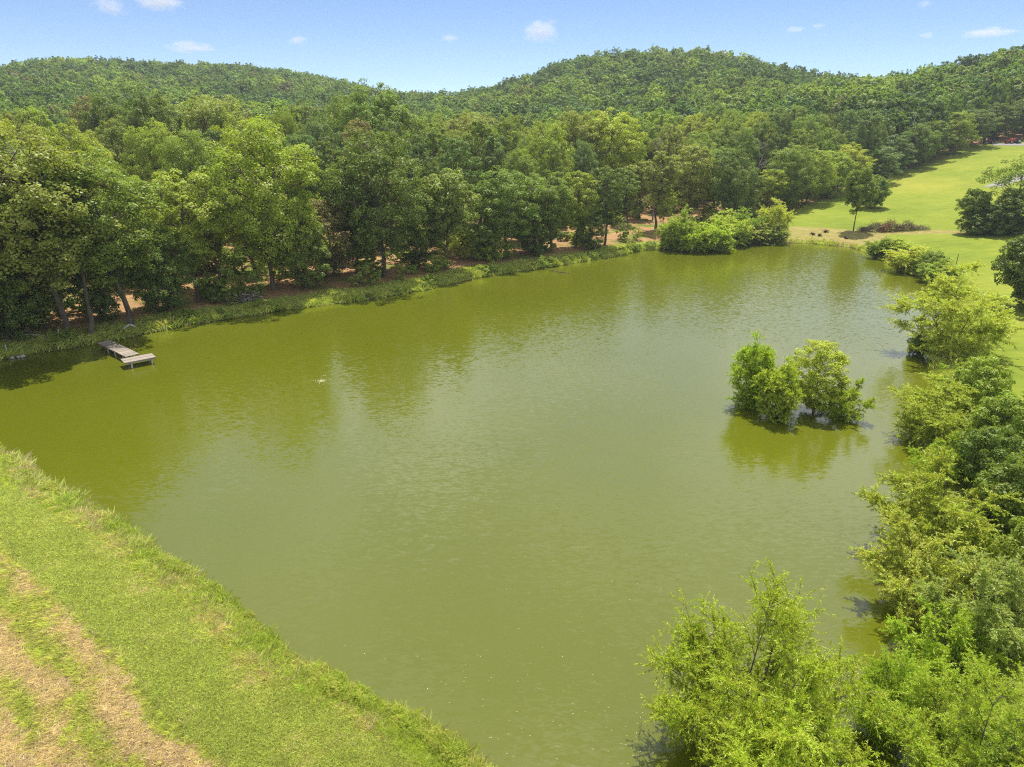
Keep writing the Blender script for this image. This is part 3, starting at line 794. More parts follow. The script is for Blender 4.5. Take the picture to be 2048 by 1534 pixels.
# ---- the rest of the wood: one tree every few metres, the nearest in view as objects, the far ones as one mass
TONES = ['mid', 'dark', 'olive', 'bright', 'blue', 'yellow', 'brown']
TW = dict(mid="mid green", dark="dark green", olive="olive green", bright="light green", blue="bluish green", yellow="yellow green", brown="brownish")
cand = []
pts_grid = {}
def try_pt(x, y, dmin):
    k = (int(x // 6), int(y // 6))
    for a in (-2, -1, 0, 1, 2):
        for b in (-2, -1, 0, 1, 2):
            for q in pts_grid.get((k[0] + a, k[1] + b), ()):
                if (q[0] - x) ** 2 + (q[1] - y) ** 2 < dmin * dmin: return False
    pts_grid.setdefault(k, []).append((x, y)); return True
for t in taken: try_pt(t[0], t[1], 0)
n_try = 46000
az = np.radians(RNG.uniform(-52, 47, n_try)); rmax = np.interp(np.degrees(az), R_AZ, R_R) + 45
rr = np.sqrt(RNG.random(n_try) * (rmax ** 2 - 55 ** 2) + 55 ** 2)
xx, yy = rr * np.sin(az), rr * np.cos(az)
sd_, zn_ = shore_dist(xx, yy)
ok = forest_mask(xx, yy, sd_, zn_)
# the sunlit clearing in the wood stays open
clr = ground_hit(1290, 462)[:2]; clr2 = ground_hit(1285, 435)[:2]
ok &= (np.hypot(xx - clr[0], yy - clr[1]) > 9) & (np.hypot(xx - clr2[0], yy - clr2[1]) > 9)
ok &= ~((sd_ < 7.5) & (zn_ == 0))
order = np.argsort(rr + RNG.uniform(0, 8, n_try))
hh_all = height(xx, yy, sd_, zn_)
tone_n = wob(xx, yy, 38.0) * 1.25 + RNG.normal(0, .5, n_try)
for q in order:
    if not ok[q]: continue
    dm = (8.6 if rr[q] < 260 and sd_[q] < 45 else 6.3 if rr[q] < 260 else 6.9 if rr[q] < 380 else 7.4) * RNG.uniform(.85, 1.2)
    if not try_pt(xx[q], yy[q], dm): continue
    t = tone_n[q]
    tone = 'dark' if t < -.75 else 'blue' if t < -.35 else 'mid' if t < .3 else 'olive' if t < .7 else 'bright' if t < 1.15 else 'yellow'
    if RNG.random() < .02: tone = 'brown'
    cand.append((xx[q], yy[q], hh_all[q], rr[q], math.degrees(az[q]), tone))

# special tall trees that break the skyline of the wood: (x, top y, distance, width px, tone, label)
tall_ones = [
    (268, 173, 150, 90, 'dark', "tall dark double topped tree standing out above the wood on the left"),
    (215, 182, 158, 85, 'dark', "dark tree just left of the tall double topped one above the wood"),
    (175, 190, 165, 60, 'brown', "thin sparse brownish tree above the wood under the left hill"),
    (395, 188, 150, 120, 'olive', "broad olive crown above the wood, under the left hill's middle"),
    (455, 196, 155, 90, 'olive', "olive crown above the wood behind the great pale oak"),
    (590, 208, 160, 85, 'dark', "round dark crown above the wood, left of the highest treetop"),
    (740, 163, 150, 120, 'mid', "highest treetop of the wood, breaking the skyline beside the white gap"),
    (690, 190, 158, 80, 'mid', "crown leaning on the left side of the highest treetop"),
    (800, 208, 150, 90, 'mid', "tree stepping down to the right of the highest treetop"),
    (560, 212, 150, 60, 'bright', "light green crown above the great pale oak"),
    (480, 232, 120, 80, 'bright', "light green crown just left above the great pale oak"),
    (1205, 222, 165, 110, 'yellow', "yellow green broad crown in the middle of the wood below the big hill"),
    (1150, 220, 160, 80, 'olive', "olive crown left of the yellow green one below the big hill"),
    (940, 225, 165, 90, 'olive', "rounded olive crown in the wood under the low saddle"),
]
for x, ty, r, w, tone, lab in tall_ones:
    ty -= 9; w *= 1.2
    d = ray(x, ty); hl = math.hypot(d[0], d[1]); px, py = d[0] / hl * r, d[1] / hl * r
    gz = float(height(np.array([px]), np.array([py]))[0]); zt = CAM_H + d[2] / hl * r
    plant("oak" if w > 70 else "tall", (px, py, gz), zt - gz, w * 1.1 * py / math.cos(PITCH) * math.cos(PITCH) / FPX * 1.05, OAK[tone], "broadleaf_tree", lab, "tree", "treetops standing out of the wood")
    cand = [c for c in cand if (c[0] - px) ** 2 + (c[1] - py) ** 2 > 20]

in_view = [c for c in cand if -38.5 < c[4] < 37.5]
N_IND = 300 - len(front) - len(tall_ones)
in_view.sort(key=lambda c: c[3] * (0.9 if c[4] > 15 else 1.0))
indiv = in_view[:N_IND]
ind_set = set(id(c) for c in indiv)
rest = [c for c in cand if id(c) not in ind_set]

MARKS = [(-38.5, "at the far left of the wood"), (-33, "behind the dock"), (-27, "behind the dense dark bank tree"), (-22, "left behind the great pale oak"), (-17, "right behind the great pale oak"),
         (-12, "behind the big dark oak"), (-7, "behind the clear pale trunk"), (-2, "behind the bank's bright bushes"), (4, "behind the bank row's right end"), (9, "behind the sunlit clearing"),
         (13, "behind the willow thicket"), (18, "at the meadow corner"), (23, "along the lower meadow edge"), (28, "along the middle meadow edge"), (32, "along the upper meadow edge"), (90, "")]
bucket = {}
for c in indiv:
    zi = max(i for i, (a, _) in enumerate(MARKS) if c[4] >= a)
    zi = min(zi, len(MARKS) - 2)
    row = 0 if c[3] < 125 else 1 if c[3] < 165 else 2
    bucket.setdefault((zi, c[5]), []).append(c)
ORD = ["leftmost", "second from left", "third from left", "fourth from left", "fifth from left", "sixth from left", "seventh from left", "eighth from left", "ninth from left", "tenth from left", "eleventh from left", "twelfth from left"]
for (zi, tone), cs in bucket.items():
    cs.sort(key=lambda c: c[4])
    for n, c in enumerate(cs):
        lab = f"{TW[tone]} tree {MARKS[zi][1]}"
        if len(cs) > 1: lab += ", " + (("left one" if n == 0 else "right one") + " of two" if len(cs) == 2 else ORD[min(n, 11)] if n < len(cs) - 1 else "rightmost such")
        else: lab += ", the only one of its tone"
        k = RNG.choice(["oak", "tall", "tall", "oak", "leafy"], p=[.3, .25, .2, .15, .1])
        H = RNG.uniform(15.5, 20.5); W = H * (RNG.uniform(.42, .6) if k != "tall" else RNG.uniform(.34, .44))
        if k == "leafy": H *= .8; W = H * .62
        plant(k, (c[0], c[1], c[2]), H, W, OAK[tone], "broadleaf_tree", lab, "tree", "trees inside the wood")

# bare trees
for x, by, ty, w, lab in [(392, 520, 285, 90, "grey bare tree with dead twigs between two green crowns, left of the pale oak"),
                          (1305, 440, 262, 50, "tall grey bare tree with a straight pale trunk behind the clearing"),
                          (1510, 410, 268, 60, "grey leafless tree above the right end of the willow thicket"),
                          (505, 480, 205, 60, "thin brown bare treetop standing over the wood behind the pale oak"),
                          (30, 655, 430, 120, "bare dead branches low in the shade at the far left bank")]:
    plant_px("bare", x, by, ty, w, (1, 1, 1), "bare_tree", lab, "tree", "dead trees in the wood")

# ---- the mass of the far wood (geometry nodes over points)
def far_crown(seed, H, W, n_b, n_l, leaf):
    return broadleaf(seed, H, W, .22, n_b, 6, n_l, leaf=leaf, top=.45, twig_sides=3, dome=2.0, jit=.28)
proto_col = bpy.data.collections.new("far_tree_kinds")
for s in range(6):
    g, (V_, F_, rn_) = far_crown(200 + s, 16, [11.5, 10, 12.5, 9.5, 11, 9][s], 26, 58, (.52, .4))
    gm = g.mesh("far_tree", M["bark"], True)
    nb_ = len(gm.vertices)
    # crown and trunk in one prototype: crown first
    me = mesh_np("far_tree_kind", V_, F_, M["far_leaf"], {"rnd": rn_})
    bm = bmesh.new(); bm.from_mesh(me); bm.from_mesh(gm)
    nf = len(F_)
    bm.faces.ensure_lookup_table()
    for f in bm.faces[nf:]: f.material_index = 1
    bm.to_mesh(me); bm.free(); me.materials.append(M["bark"])
    proto_col.objects.link(bpy.data.objects.new("far_tree_kind", me))

def scatter(name, P, scale, rot, tint, idx, coll, label, scale_xyz=None):
    me = bpy.data.meshes.new(name)
    me.vertices.add(len(P)); me.vertices.foreach_set("co", np.asarray(P, np.float32).ravel())
    def att(n, t, d, key):
        a = me.attributes.new(n, t, 'POINT'); a.data.foreach_set(key, np.asarray(d).ravel())
    att("size", 'FLOAT_VECTOR', np.asarray(scale, np.float32), "vector")
    att("spin", 'FLOAT_VECTOR', np.asarray(rot, np.float32), "vector")
    att("tint", 'FLOAT_COLOR', np.c_[tint, np.ones(len(P))].astype(np.float32), "color")
    att("which", 'INT', np.asarray(idx, np.int32), "value")
    o = link(name, me)
    ng = bpy.data.node_groups.new(name + "_nodes", 'GeometryNodeTree')
    ng.interface.new_socket("Geometry", in_out='INPUT', socket_type='NodeSocketGeometry')
    ng.interface.new_socket("Geometry", in_out='OUTPUT', socket_type='NodeSocketGeometry')
    N = ng.nodes.new; L = ng.links.new
    gi, go = N("NodeGroupInput"), N("NodeGroupOutput")
    ci = N("GeometryNodeCollectionInfo"); ci.inputs["Collection"].default_value = coll
    ci.inputs["Separate Children"].default_value = True; ci.inputs["Reset Children"].default_value = True
    ip = N("GeometryNodeInstanceOnPoints")
    def named(n, t):
        q = N("GeometryNodeInputNamedAttribute"); q.data_type = t; q.inputs["Name"].default_value = n; return q.outputs[0]
    m2p = N("GeometryNodeMeshToPoints")
    L(gi.outputs[0], m2p.inputs["Mesh"]); L(m2p.outputs[0], ip.inputs["Points"])
    L(ci.outputs[0], ip.inputs["Instance"])
    ip.inputs["Pick Instance"].default_value = True
    L(named("which", 'INT'), ip.inputs["Instance Index"])
    e2r = N("FunctionNodeEulerToRotation"); L(named("spin", 'FLOAT_VECTOR'), e2r.inputs[0]); L(e2r.outputs[0], ip.inputs["Rotation"])
    L(named("size", 'FLOAT_VECTOR'), ip.inputs["Scale"])
    L(ip.outputs[0], go.inputs[0])
    md = o.modifiers.new("scatter", 'NODES'); md.node_group = ng
    tag(o, label, kind="stuff")
    return o

rest_a = np.array([(c[0], c[1], c[2]) for c in rest])
rr_ = np.array([c[3] for c in rest])
n = len(rest)
hs = RNG.uniform(.82, 1.15, n)
sxy = np.clip(RNG.normal(.93, .2, n), .5, 1.4)
tint = np.array([OAK[c[5]] for c in rest]) * [.88, 1, 1] * RNG.uniform(.8, 1.3, (n, 1))
scatter("far_wood", rest_a, np.c_[sxy, sxy, hs], np.c_[np.zeros((n, 2)), RNG.uniform(0, 6.28, n)], tint, RNG.integers(0, 6, n), proto_col,
        "continuous green wood covering the hills behind the pond")
print("trees as objects", N_TREES, "far", n)

# ------------------------------------------------------------------ willows, shrubs and single trees round the water
def many(rows, group):
    for kind, x, by, ty, w, tone, name, cat, lab in rows:
        if kind in ('willow', 'far_willow'): w *= 1.14
        plant_px(kind, x, by, ty, w, (WIL.get(tone) if "willow" in kind else None) or OAK.get(tone) or WIL[tone], name, lab, cat, group)
W_, B_ = "willow_tree", "leafy_shrub"
many([
    ("far_willow", 1352, 500, 405, 66, 'green', W_, "willow", "tall left end willow of the thicket on the far shore"),
    ("far_willow", 1388, 504, 440, 72, 'lime', W_, "willow", "bright green willow second from the thicket's left end, over the water"),
    ("far_willow", 1422, 500, 428, 78, 'lime', W_, "willow", "wide light willow in the middle front of the far thicket"),
    ("far_willow", 1458, 490, 416, 80, 'willow', W_, "willow", "feathery pale willow at the centre of the far thicket"),
    ("far_willow", 1490, 480, 412, 66, 'green', W_, "willow", "greener willow at the back centre of the far thicket"),
    ("far_willow", 1506, 488, 440, 66, 'grey', W_, "willow", "greyish low willow right of the far thicket's centre"),
    ("far_willow", 1544, 478, 392, 62, 'willow', W_, "willow", "tall rounded willow at the far thicket's right end"),
    ("far_willow", 1546, 488, 440, 50, 'grey', W_, "willow", "low grey green willow at the far thicket's right foot"),
    ("far_willow", 1446, 505, 470, 40, 'green', W_, "willow", "smallest willow leaning over the water before the far thicket"),
], "willows of the far thicket")
many([
    ("far_willow", 1762, 514, 468, 58, 'green', W_, "willow", "small willow at the upper end of the right bank group"),
    ("far_willow", 1790, 512, 470, 62, 'yellow', W_, "willow", "yellowish round willow on top of the right bank group"),
    ("far_willow", 1818, 540, 482, 86, 'willow', W_, "willow", "wide grey green willow on the waterline below the meadow"),
    ("shrub", 1862, 548, 500, 62, 'vine', B_, "shrub", "dark leafy shrub right of the small waterline willows"),
    ("far_willow", 1878, 560, 512, 70, 'green', W_, "willow", "willow half hidden behind the large round willow"),
    ("willow", 1893, 712, 508, 182, 'willow', W_, "willow", "large round olive willow leaning over the water at the right"),
    ("shrub", 1838, 712, 668, 50, 'dark', B_, "shrub", "low dark shrub in the water under the large round willow"),
    ("willow", 1862, 880, 738, 165, 'yellow', W_, "willow", "yellow green feathery willow below the large round willow"),
    ("shrub", 1945, 820, 706, 130, 'vine', B_, "shrub", "dark leafy shrub between large round willow and meadow"),
    ("shrub", 2000, 905, 775, 150, 'vine', B_, "shrub", "wide dark vine covered shrub at the right border"),
    ("shrub", 1965, 985, 850, 130, 'deep', B_, "shrub", "dark shrub right of the feathery yellow willow"),
    ("willow", 1872, 975, 862, 110, 'lime', W_, "willow", "small bright willow under the yellow green feathery one"),
    ("willow", 1858, 1110, 915, 235, 'gold', W_, "willow", "golden willow spreading over the water on the right bank"),
    ("shrub", 2020, 1075, 905, 190, 'deep', B_, "shrub", "large dark shrub at the border right of the golden willow"),
    ("shrub", 2040, 1220, 1010, 170, 'vine', B_, "shrub", "dark leafy shrub at the border below the large dark one"),
    ("willow", 1835, 1225, 1035, 215, 'willow', W_, "willow", "broad willow below the golden willow, over dark water"),
    ("willow", 1960, 1290, 1085, 210, 'grey', W_, "willow", "greyish green willow at the right, set back from the water"),
    ("willow", 1872, 1345, 1195, 165, 'lime', W_, "willow", "fresh green small willow above the large foreground pair"),
], "willows and shrubs of the right bank")
many([
    ("near_willow", 1768, 1470, 1285, 150, 'lime', W_, "willow", "small lime willow left of the large corner willow"),
    ("near_willow", 1925, 1610, 1270, 320, 'lime', W_, "willow", "large lime willow filling the lower right corner"),
    ("near_willow", 2080, 1600, 1390, 260, 'green', W_, "willow", "darker willow cut by the lower right border"),
    ("near_willow", 1490, 1500, 1118, 400, 'lime', W_, "willow", "big lime green willow in the foreground with a pointed top over the water"),
    ("near_willow", 1560, 1700, 1385, 340, 'lime', W_, "willow", "light green willow below the big pointed one, cut by the lower border"),
], "willows in the foreground")
many([
    ("slim_willow", 1500, 812, 652, 92, 'lime', W_, "willow", "tallest bright willow of the clump standing in the pond"),
    ("slim_willow", 1550, 838, 702, 98, 'lime', W_, "willow", "front willow of the clump in the pond, browned in the middle"),
    ("leafy", 1626, 828, 680, 124, 'gilt', "leafy_tree", "tree", "yellow green leafy tree of the clump standing in the pond"),
    ("willow", 1682, 838, 752, 92, 'lime', W_, "willow", "low willow drooping to the right of the clump in the pond"),
], "trees standing in the pond")
plant_px("airy", 1707, 462, 333, 66, OAK['mid'], "young_tree", "lone slim tree with a bare leaning trunk beside the brush heap", "tree", variant=1)
plant_px("round", 1741, 416, 348, 62, OAK['mid'], "round_tree", "small round tree on the meadow just behind the lone slim tree", "tree")
plant_px("round", 2062, 622, 436, 160, OAK['dark'], "round_tree", "dense round dark tree at the right border on the meadow", "tree")
many([
    ("airy", 2018, 462, 305, 150, 'mid', "walnut_tree", "tree", "tall open crowned tree at the right border before the gravel drive"),
    ("leafy", 2030, 468, 375, 120, 'dark', B_, "shrub", "dark dense tree under the tall open crowned one"),
    ("shrub", 1955, 470, 412, 80, 'dark', B_, "shrub", "low dark shrub at the left foot of the open crowned tree"),
    ("airy", 1938, 468, 375, 60, 'mid', "young_tree", "tree", "slender young tree leaning left from the dark shrubs on the meadow"),
    ("shrub", 1995, 470, 400, 90, 'dark', B_, "shrub", "middle dark shrub under the open crowned tree"),
], "tree group on the meadow")
# bright bushes at the waterside of the far bank
for n_, (x, y, ty, w, tone, lab) in enumerate([
        (1022, 548, 527, 18, 'bright', "small bright bush leftmost by the fallen branch on the far waterline"),
        (985, 549, 524, 22, 'dark', "dark round bush on the far bank before the green oak"),
        (1108, 533, 515, 24, 'yellow', "brightest of the bushes on the far waterline"),
        (1132, 529, 512, 20, 'bright', "light bush right beside the brightest one on the waterline"),
        (1168, 523, 507, 20, 'bright', "round light bush on the waterline near the bank row's end"),
        (1190, 519, 504, 18, 'bright', "rightmost small light bush on the waterline"),
        (1262, 503, 485, 32, 'bright', "wide bush on the waterline before the sunlit clearing"),
        (1300, 498, 480, 36, 'bright', "wide green bush touching the left end of the willow thicket"),
        (1258, 487, 476, 32, 'mid', "low green bush inside the clearing"),
        (460, 608, 578, 45, 'olive', "olive bush beside the grey twig heap"),
        (510, 598, 566, 40, 'olive', "leafy olive bush right of the grey twig heap"),
        (640, 560, 540, 40, 'dark', "dark low bush under the brownish tree")]):
    plant_px("bush", x, y, ty, w, OAK[tone], "bush", lab, "bush", "bushes on the far bank")

# ------------------------------------------------------------------ undergrowth, bank weeds and grass as masses
def blade_tuft(seed, n, h, spread, w, lean=.5, lay=False):
    rng = np.random.default_rng(seed)
    b = np.c_[rng.normal(0, spread, (n, 2)), np.zeros(n)]
    a = rng.uniform(0, 6.28, n); hh = h * rng.uniform(.5, 1.2, n)
    out = np.c_[np.cos(a), np.sin(a), np.zeros(n)]; sdv = np.c_[-np.sin(a), np.cos(a), np.zeros(n)]
    ln = lean * rng.uniform(.2, 1.4, n)[:, None] * hh[:, None]
    up = np.array([0, 0, 1.])
    if lay: ln = hh[:, None] * rng.uniform(.7, 1, (n, 1)); hz = hh[:, None] * rng.uniform(.08, .4, (n, 1))
    else: hz = hh[:, None]
    V = np.stack([b - sdv * w / 2, b + sdv * w / 2, b + out * ln * .35 + up * hz * .62 + sdv * w * .4, b + out * ln + up * hz, ], 1)
    V = V.reshape(-1, 3); F = np.arange(4 * n).reshape(n, 4)
    return mesh_np("tuft", V, F, M["blade"], {"rnd": np.repeat(rng.random(n), 4)})
def kinds_col(name, meshes):
    c = bpy.data.collections.new(name)
    for k, me in enumerate(meshes):
        c.objects.link(bpy.data.objects.new(f"{name}_{k:02d}", me))
    return c
grass_kinds = kinds_col("grass_kind", [blade_tuft(1, 26, .09, .09, .012), blade_tuft(2, 26, .11, .1, .012, .8),
                                       blade_tuft(3, 26, .2, .1, .016, .9), blade_tuft(4, 28, .26, .12, .018, 1.2),
                                       blade_tuft(5, 34, .24, .12, .012, lay=True), blade_tuft(6, 34, .3, .15, .011, lay=True)])
G = dict(green=np.array([.5, .52, .16]), lush=np.array([.46, .51, .1]), yellow=np.array([.58, .57, .2]), tan=np.array([.7, .56, .42]), hay=np.array([.6, .5, .29]))

n_try = 340000
u = RNG.random(n_try)
ax = np.radians(RNG.uniform(-55, 6, n_try)); gr = np.sqrt(RNG.random(n_try) * (58 ** 2 - 14 ** 2) + 14 ** 2)
gx, gy = gr * np.sin(ax), gr * np.cos(ax)
gsd, gzn = shore_dist(gx, gy)
m = (gzn == 4) & (gsd > 0.02) & (gsd < 17)
dens = np.interp(gr, [14, 25, 40, 58], [1, .8, .5, .35])
m &= RNG.random(n_try) < dens
gx, gy, gsd, gr = gx[m], gy[m], gsd[m], gr[m]
gz = height(gx, gy, gsd, np.full(len(gx), 4))
n = len(gx)
al = gx * .813 - gy * .581                        # along the dam
sw = np.sin(gsd * 3.6 + .7 * np.sin(al * .35)) * .5 + wob(al * .3, gsd * 2.0, 1.1) * .65 + wob(al, gsd * 1.5, .8, 2.0) * .45 + RNG.normal(0, .4, n) + .3 + .25 * np.clip((gsd - 5.5) / 2, 0, 1)
which = np.zeros(n, int); tnt = np.zeros((n, 3)); scl = np.ones(n)
e1, e2 = 1.7 + .3 * wob(gx, gy, 2.0), 4.9 + .25 * wob(gx, gy, 1.5)
weed = gsd < e1; mown = (gsd >= e1) & (gsd < e2); hayz = gsd >= e2
which[weed] = RNG.integers(2, 4, weed.sum()); scl[weed] = RNG.uniform(.5, 1.15, weed.sum()) * np.interp(gsd[weed], [0, .9, 1.8], [1.3, .95, .5]) * (1 + .4 * np.clip(wob(gx[weed], gy[weed], .9, 1.0), -.8, 1))
dry = (wob(gx, gy, 1.1) + RNG.normal(0, .5, n))
tnt[weed] = np.where((dry[weed] > .55)[:, None], G["hay"], np.where((dry[weed] > .0)[:, None], G["yellow"], G["lush"]))
which[mown] = RNG.integers(0, 2, mown.sum()); scl[mown] = RNG.uniform(.8, 1.3, mown.sum())
tnt[mown] = np.where((dry[mown] > 1.3)[:, None], G["tan"], np.where((dry[mown] > .6)[:, None], G["yellow"], G["green"]))
hd = hayz & (sw > .25); hg = hayz & ~hd
which[hd] = RNG.integers(4, 6, hd.sum()); scl[hd] = RNG.uniform(.6, 1.1, hd.sum())
tnt[hd] = np.where((sw[hd] > .5)[:, None], G["tan"], G["hay"])
which[hg] = np.where(RNG.random(hg.sum()) < .5, RNG.integers(0, 2, hg.sum()), RNG.integers(2, 4, hg.sum())); scl[hg] = RNG.uniform(.4, .8, hg.sum())
tnt[hg] = np.where((sw[hg] > -.3)[:, None], G["yellow"], G["green"])
tnt *= RNG.uniform(.75, 1.2, (n, 1))
scl *= np.interp(gr, [15, 30, 58], [1, 1.15, 1.5])
scatter("dam_grass", np.c_[gx, gy, gz - .01], np.c_[scl, scl, scl], np.c_[RNG.normal(0, .1, (n, 2)), RNG.uniform(0, 6.28, n)], tnt, which, grass_kinds, "grass and cut hay on the dam in the lower left corner")
print("dam tufts", n)

# weeds along the water on the wood side and far end; litter shrubs on the wood floor
weed_kinds = kinds_col("weed_kind", [blade_tuft(11, 30, .5, .22, .04, .8), blade_tuft(12, 30, .65, .25, .045, .7), blade_tuft(13, 26, .4, .25, .05, 1.0)])
n_try = 60000
wi = RNG.integers(0, len(SH), n_try); keep = np.isin(SH_Z[wi], (0, 1, 2)); wi = wi[keep]
wt = RNG.random(len(wi))[:, None]
base = SH[wi] * (1 - wt) + SH[(wi + 1) % len(SH)] * wt
off = RNG.uniform(0.05, 4.5, len(wi)) ** 1.0
P2 = base + nrm[wi] * off[:, None]
wsd, wzn = shore_dist(P2[:, 0], P2[:, 1]); wa = np.degrees(np.arctan2(P2[:, 0], P2[:, 1])); wr = np.hypot(P2[:, 0], P2[:, 1])
m = (wsd > .02) & (np.abs(wa) < 45) & (wr > 35) & (RNG.random(len(wi)) < np.interp(wsd, [0, 1.5, 4], [1, .6, .25])) & ~((wzn == 1) & (RNG.random(len(wi)) < .85))
P2, wsd, wzn = P2[m], wsd[m], wzn[m]
wz = height(P2[:, 0], P2[:, 1], wsd, wzn); n = len(P2)
s_ = RNG.uniform(.45, 1.2, n) * np.interp(wsd, [0, 1.0, 1.8, 4.5], [.85, .6, .35, .25]) * (1 + .8 * np.clip(wob(P2[:, 0], P2[:, 1], 2.5), -.6, 1))
tt = np.where((RNG.random(n) < .25)[:, None], G["yellow"], G["lush"]) * RNG.uniform(.8, 1.3, (n, 1))
scatter("bank_weeds", np.c_[P2, wz - .02], np.c_[s_, s_, s_], np.c_[np.zeros((n, 2)), RNG.uniform(0, 6.28, n)], tt, RNG.integers(0, 3, n), weed_kinds, "tall green grass and weeds along the waterline of the far banks")

under_kinds = kinds_col("undergrowth_kind", [])
for s in range(3):
    g, (V_, F_, rn_) = broadleaf(300 + s, [1.2, 2.0, 3.2][s], [1.8, 2.2, 2.6][s], .03, 9, 5, 22, leaf=(.3, .2), stems=2)
    me = mesh_np("undergrowth_kind", V_, F_, M["far_leaf"], {"rnd": rn_})
    under_kinds.objects.link(bpy.data.objects.new(f"undergrowth_kind_{s}", me))
n_try = 9000
ua = np.radians(RNG.uniform(-46, 24, n_try)); ur = np.sqrt(RNG.random(n_try) * (230 ** 2 - 60 ** 2) + 60 ** 2)
ux, uy = ur * np.sin(ua), ur * np.cos(ua); usd, uzn = shore_dist(ux, uy)
m = forest_mask(ux, uy, usd, uzn) & (wob(ux, uy, 5.0) + RNG.normal(0, .4, n_try) > .45) & (usd > 4.5) & (np.hypot(ux - clr[0], uy - clr[1]) > 8)
ux, uy, usd, uzn = ux[m], uy[m], usd[m], uzn[m]; uz = height(ux, uy, usd, uzn); n = len(ux)
s_ = RNG.uniform(.6, 1.3, n)
scatter("undergrowth", np.c_[ux, uy, uz], np.c_[s_, s_, s_], np.c_[np.zeros((n, 2)), RNG.uniform(0, 6.28, n)],
        np.array([OAK[k] for k in RNG.choice(['mid', 'bright', 'olive', 'dark'], n)]), RNG.integers(0, 3, n), under_kinds, "low green undergrowth on the floor of the wood")
print("undergrowth", n)
dam_weed_kinds = kinds_col("dam_weed_kind", [])
for s in range(3):
    g, (V_, F_, rn_) = broadleaf(320 + s, [1.6, 2.4, 3.0][s], [2.6, 2.8, 3.2][s], .02, 14, 6, 40, leaf=(.2, .075), stems=3, loose=1.15)
    dam_weed_kinds.objects.link(bpy.data.objects.new(f"dam_weed_kind_{s}", mesh_np("dam_weed_kind", V_, F_, M["far_leaf"], {"rnd": rn_})))
ei = np.where(SH_Z == 4)[0]; ei = RNG.choice(ei, 2200); ew = RNG.random(2200)[:, None]
ep = SH[ei] * (1 - ew) + SH[(ei + 1) % len(SH)] * ew
ep = ep + nrm[ei] * RNG.uniform(-.2, .9, 2200)[:, None]
em = (wob(ep[:, 0], ep[:, 1], 1.6) + RNG.normal(0, .6, 2200) > .1) & (np.hypot(ep[:, 0], ep[:, 1]) > 15)
ep = ep[em]; n = len(ep); esd, ezn = shore_dist(ep[:, 0], ep[:, 1]); s_ = RNG.uniform(.06, .17, n) * np.where(RNG.random(n) < .06, 1.5, 1)
scatter("dam_weeds", np.c_[ep, np.maximum(height(ep[:, 0], ep[:, 1], esd, ezn), -.05)], np.c_[s_, s_, s_ * 1.1], np.c_[np.zeros((n, 2)), RNG.uniform(0, 6.28, n)],
        np.where((RNG.random(n) < .6)[:, None], [.36, .43, .05], [.45, .46, .08]) * RNG.uniform(.8, 1.1, (n, 1)), RNG.integers(0, 3, n), dam_weed_kinds, "leafy weeds along the dam's waterline")
ei = np.where(SH_Z == 0)[0]; ei = RNG.choice(ei, 900); ew = RNG.random(900)[:, None]
ep = SH[ei] * (1 - ew) + SH[(ei + 1) % len(SH)] * ew + nrm[ei] * RNG.uniform(.1, 1.6, 900)[:, None]
em = (wob(ep[:, 0], ep[:, 1], 2.6) + RNG.normal(0, .35, 900) > .3) & (np.hypot(ep[:, 0], ep[:, 1]) > 55)
ep = ep[em]; n = len(ep); esd, ezn = shore_dist(ep[:, 0], ep[:, 1]); s_ = RNG.uniform(.2, .55, n)
scatter("waterside_weeds", np.c_[ep, height(ep[:, 0], ep[:, 1], esd, ezn)], np.c_[s_, s_, s_], np.c_[np.zeros((n, 2)), RNG.uniform(0, 6.28, n)],
        np.where((RNG.random(n) < .6)[:, None], [.33, .41, .05], [.24, .31, .05]) * RNG.uniform(.8, 1.1, (n, 1)), RNG.integers(0, 2, n), under_kinds, "leafy clumps along the wood side waterline")

# ------------------------------------------------------------------ dock
def local_dock():
    D = 0.62
    c = [on_water(x, y, D) for x, y in ((197.6, 686.4), (222.6, 681.5), (282.4, 708), (252.5, 715))]
    back = (c[0] + c[1]) / 2; front_ = (c[2] + c[3]) / 2
    ax_ = unit((front_ - back)[:2]); rz = math.atan2(ax_[1], ax_[0])
    return back, front_, rz, D
back, frnt, rz, DK = local_dock()
dock = empty("wooden_dock", (back[0], back[1], 0), rz)
tag(dock, "weathered grey wooden dock ending in a wider platform on the left bank", "dock")
LEN = float(np.linalg.norm((frnt - back)[:2])); WID = 1.25
def boxmesh(name, size, mat, bev=.006):
    bm = bmesh.new(); bmesh.ops.create_cube(bm, size=1); bmesh.ops.scale(bm, vec=size, verts=bm.verts)
    if bev: bmesh.ops.bevel(bm, geom=bm.edges[:], offset=bev, segments=1, affect='EDGES')
    me = bpy.data.meshes.new(name); bm.to_mesh(me); bm.free(); me.materials.append(mat); return me
pl_me = boxmesh("plank", (WID, .138, .036), M["board"])
npl = int((LEN + .1) / .15)
for k in range(npl):
    o = link("plank", pl_me, dock)
    o.location = (-.2 + k * .15, RNG.normal(0, .012), DK - .018 + RNG.normal(0, .004)); o.rotation_euler = (RNG.normal(0, .008), 0, math.pi / 2 + RNG.normal(0, .008))
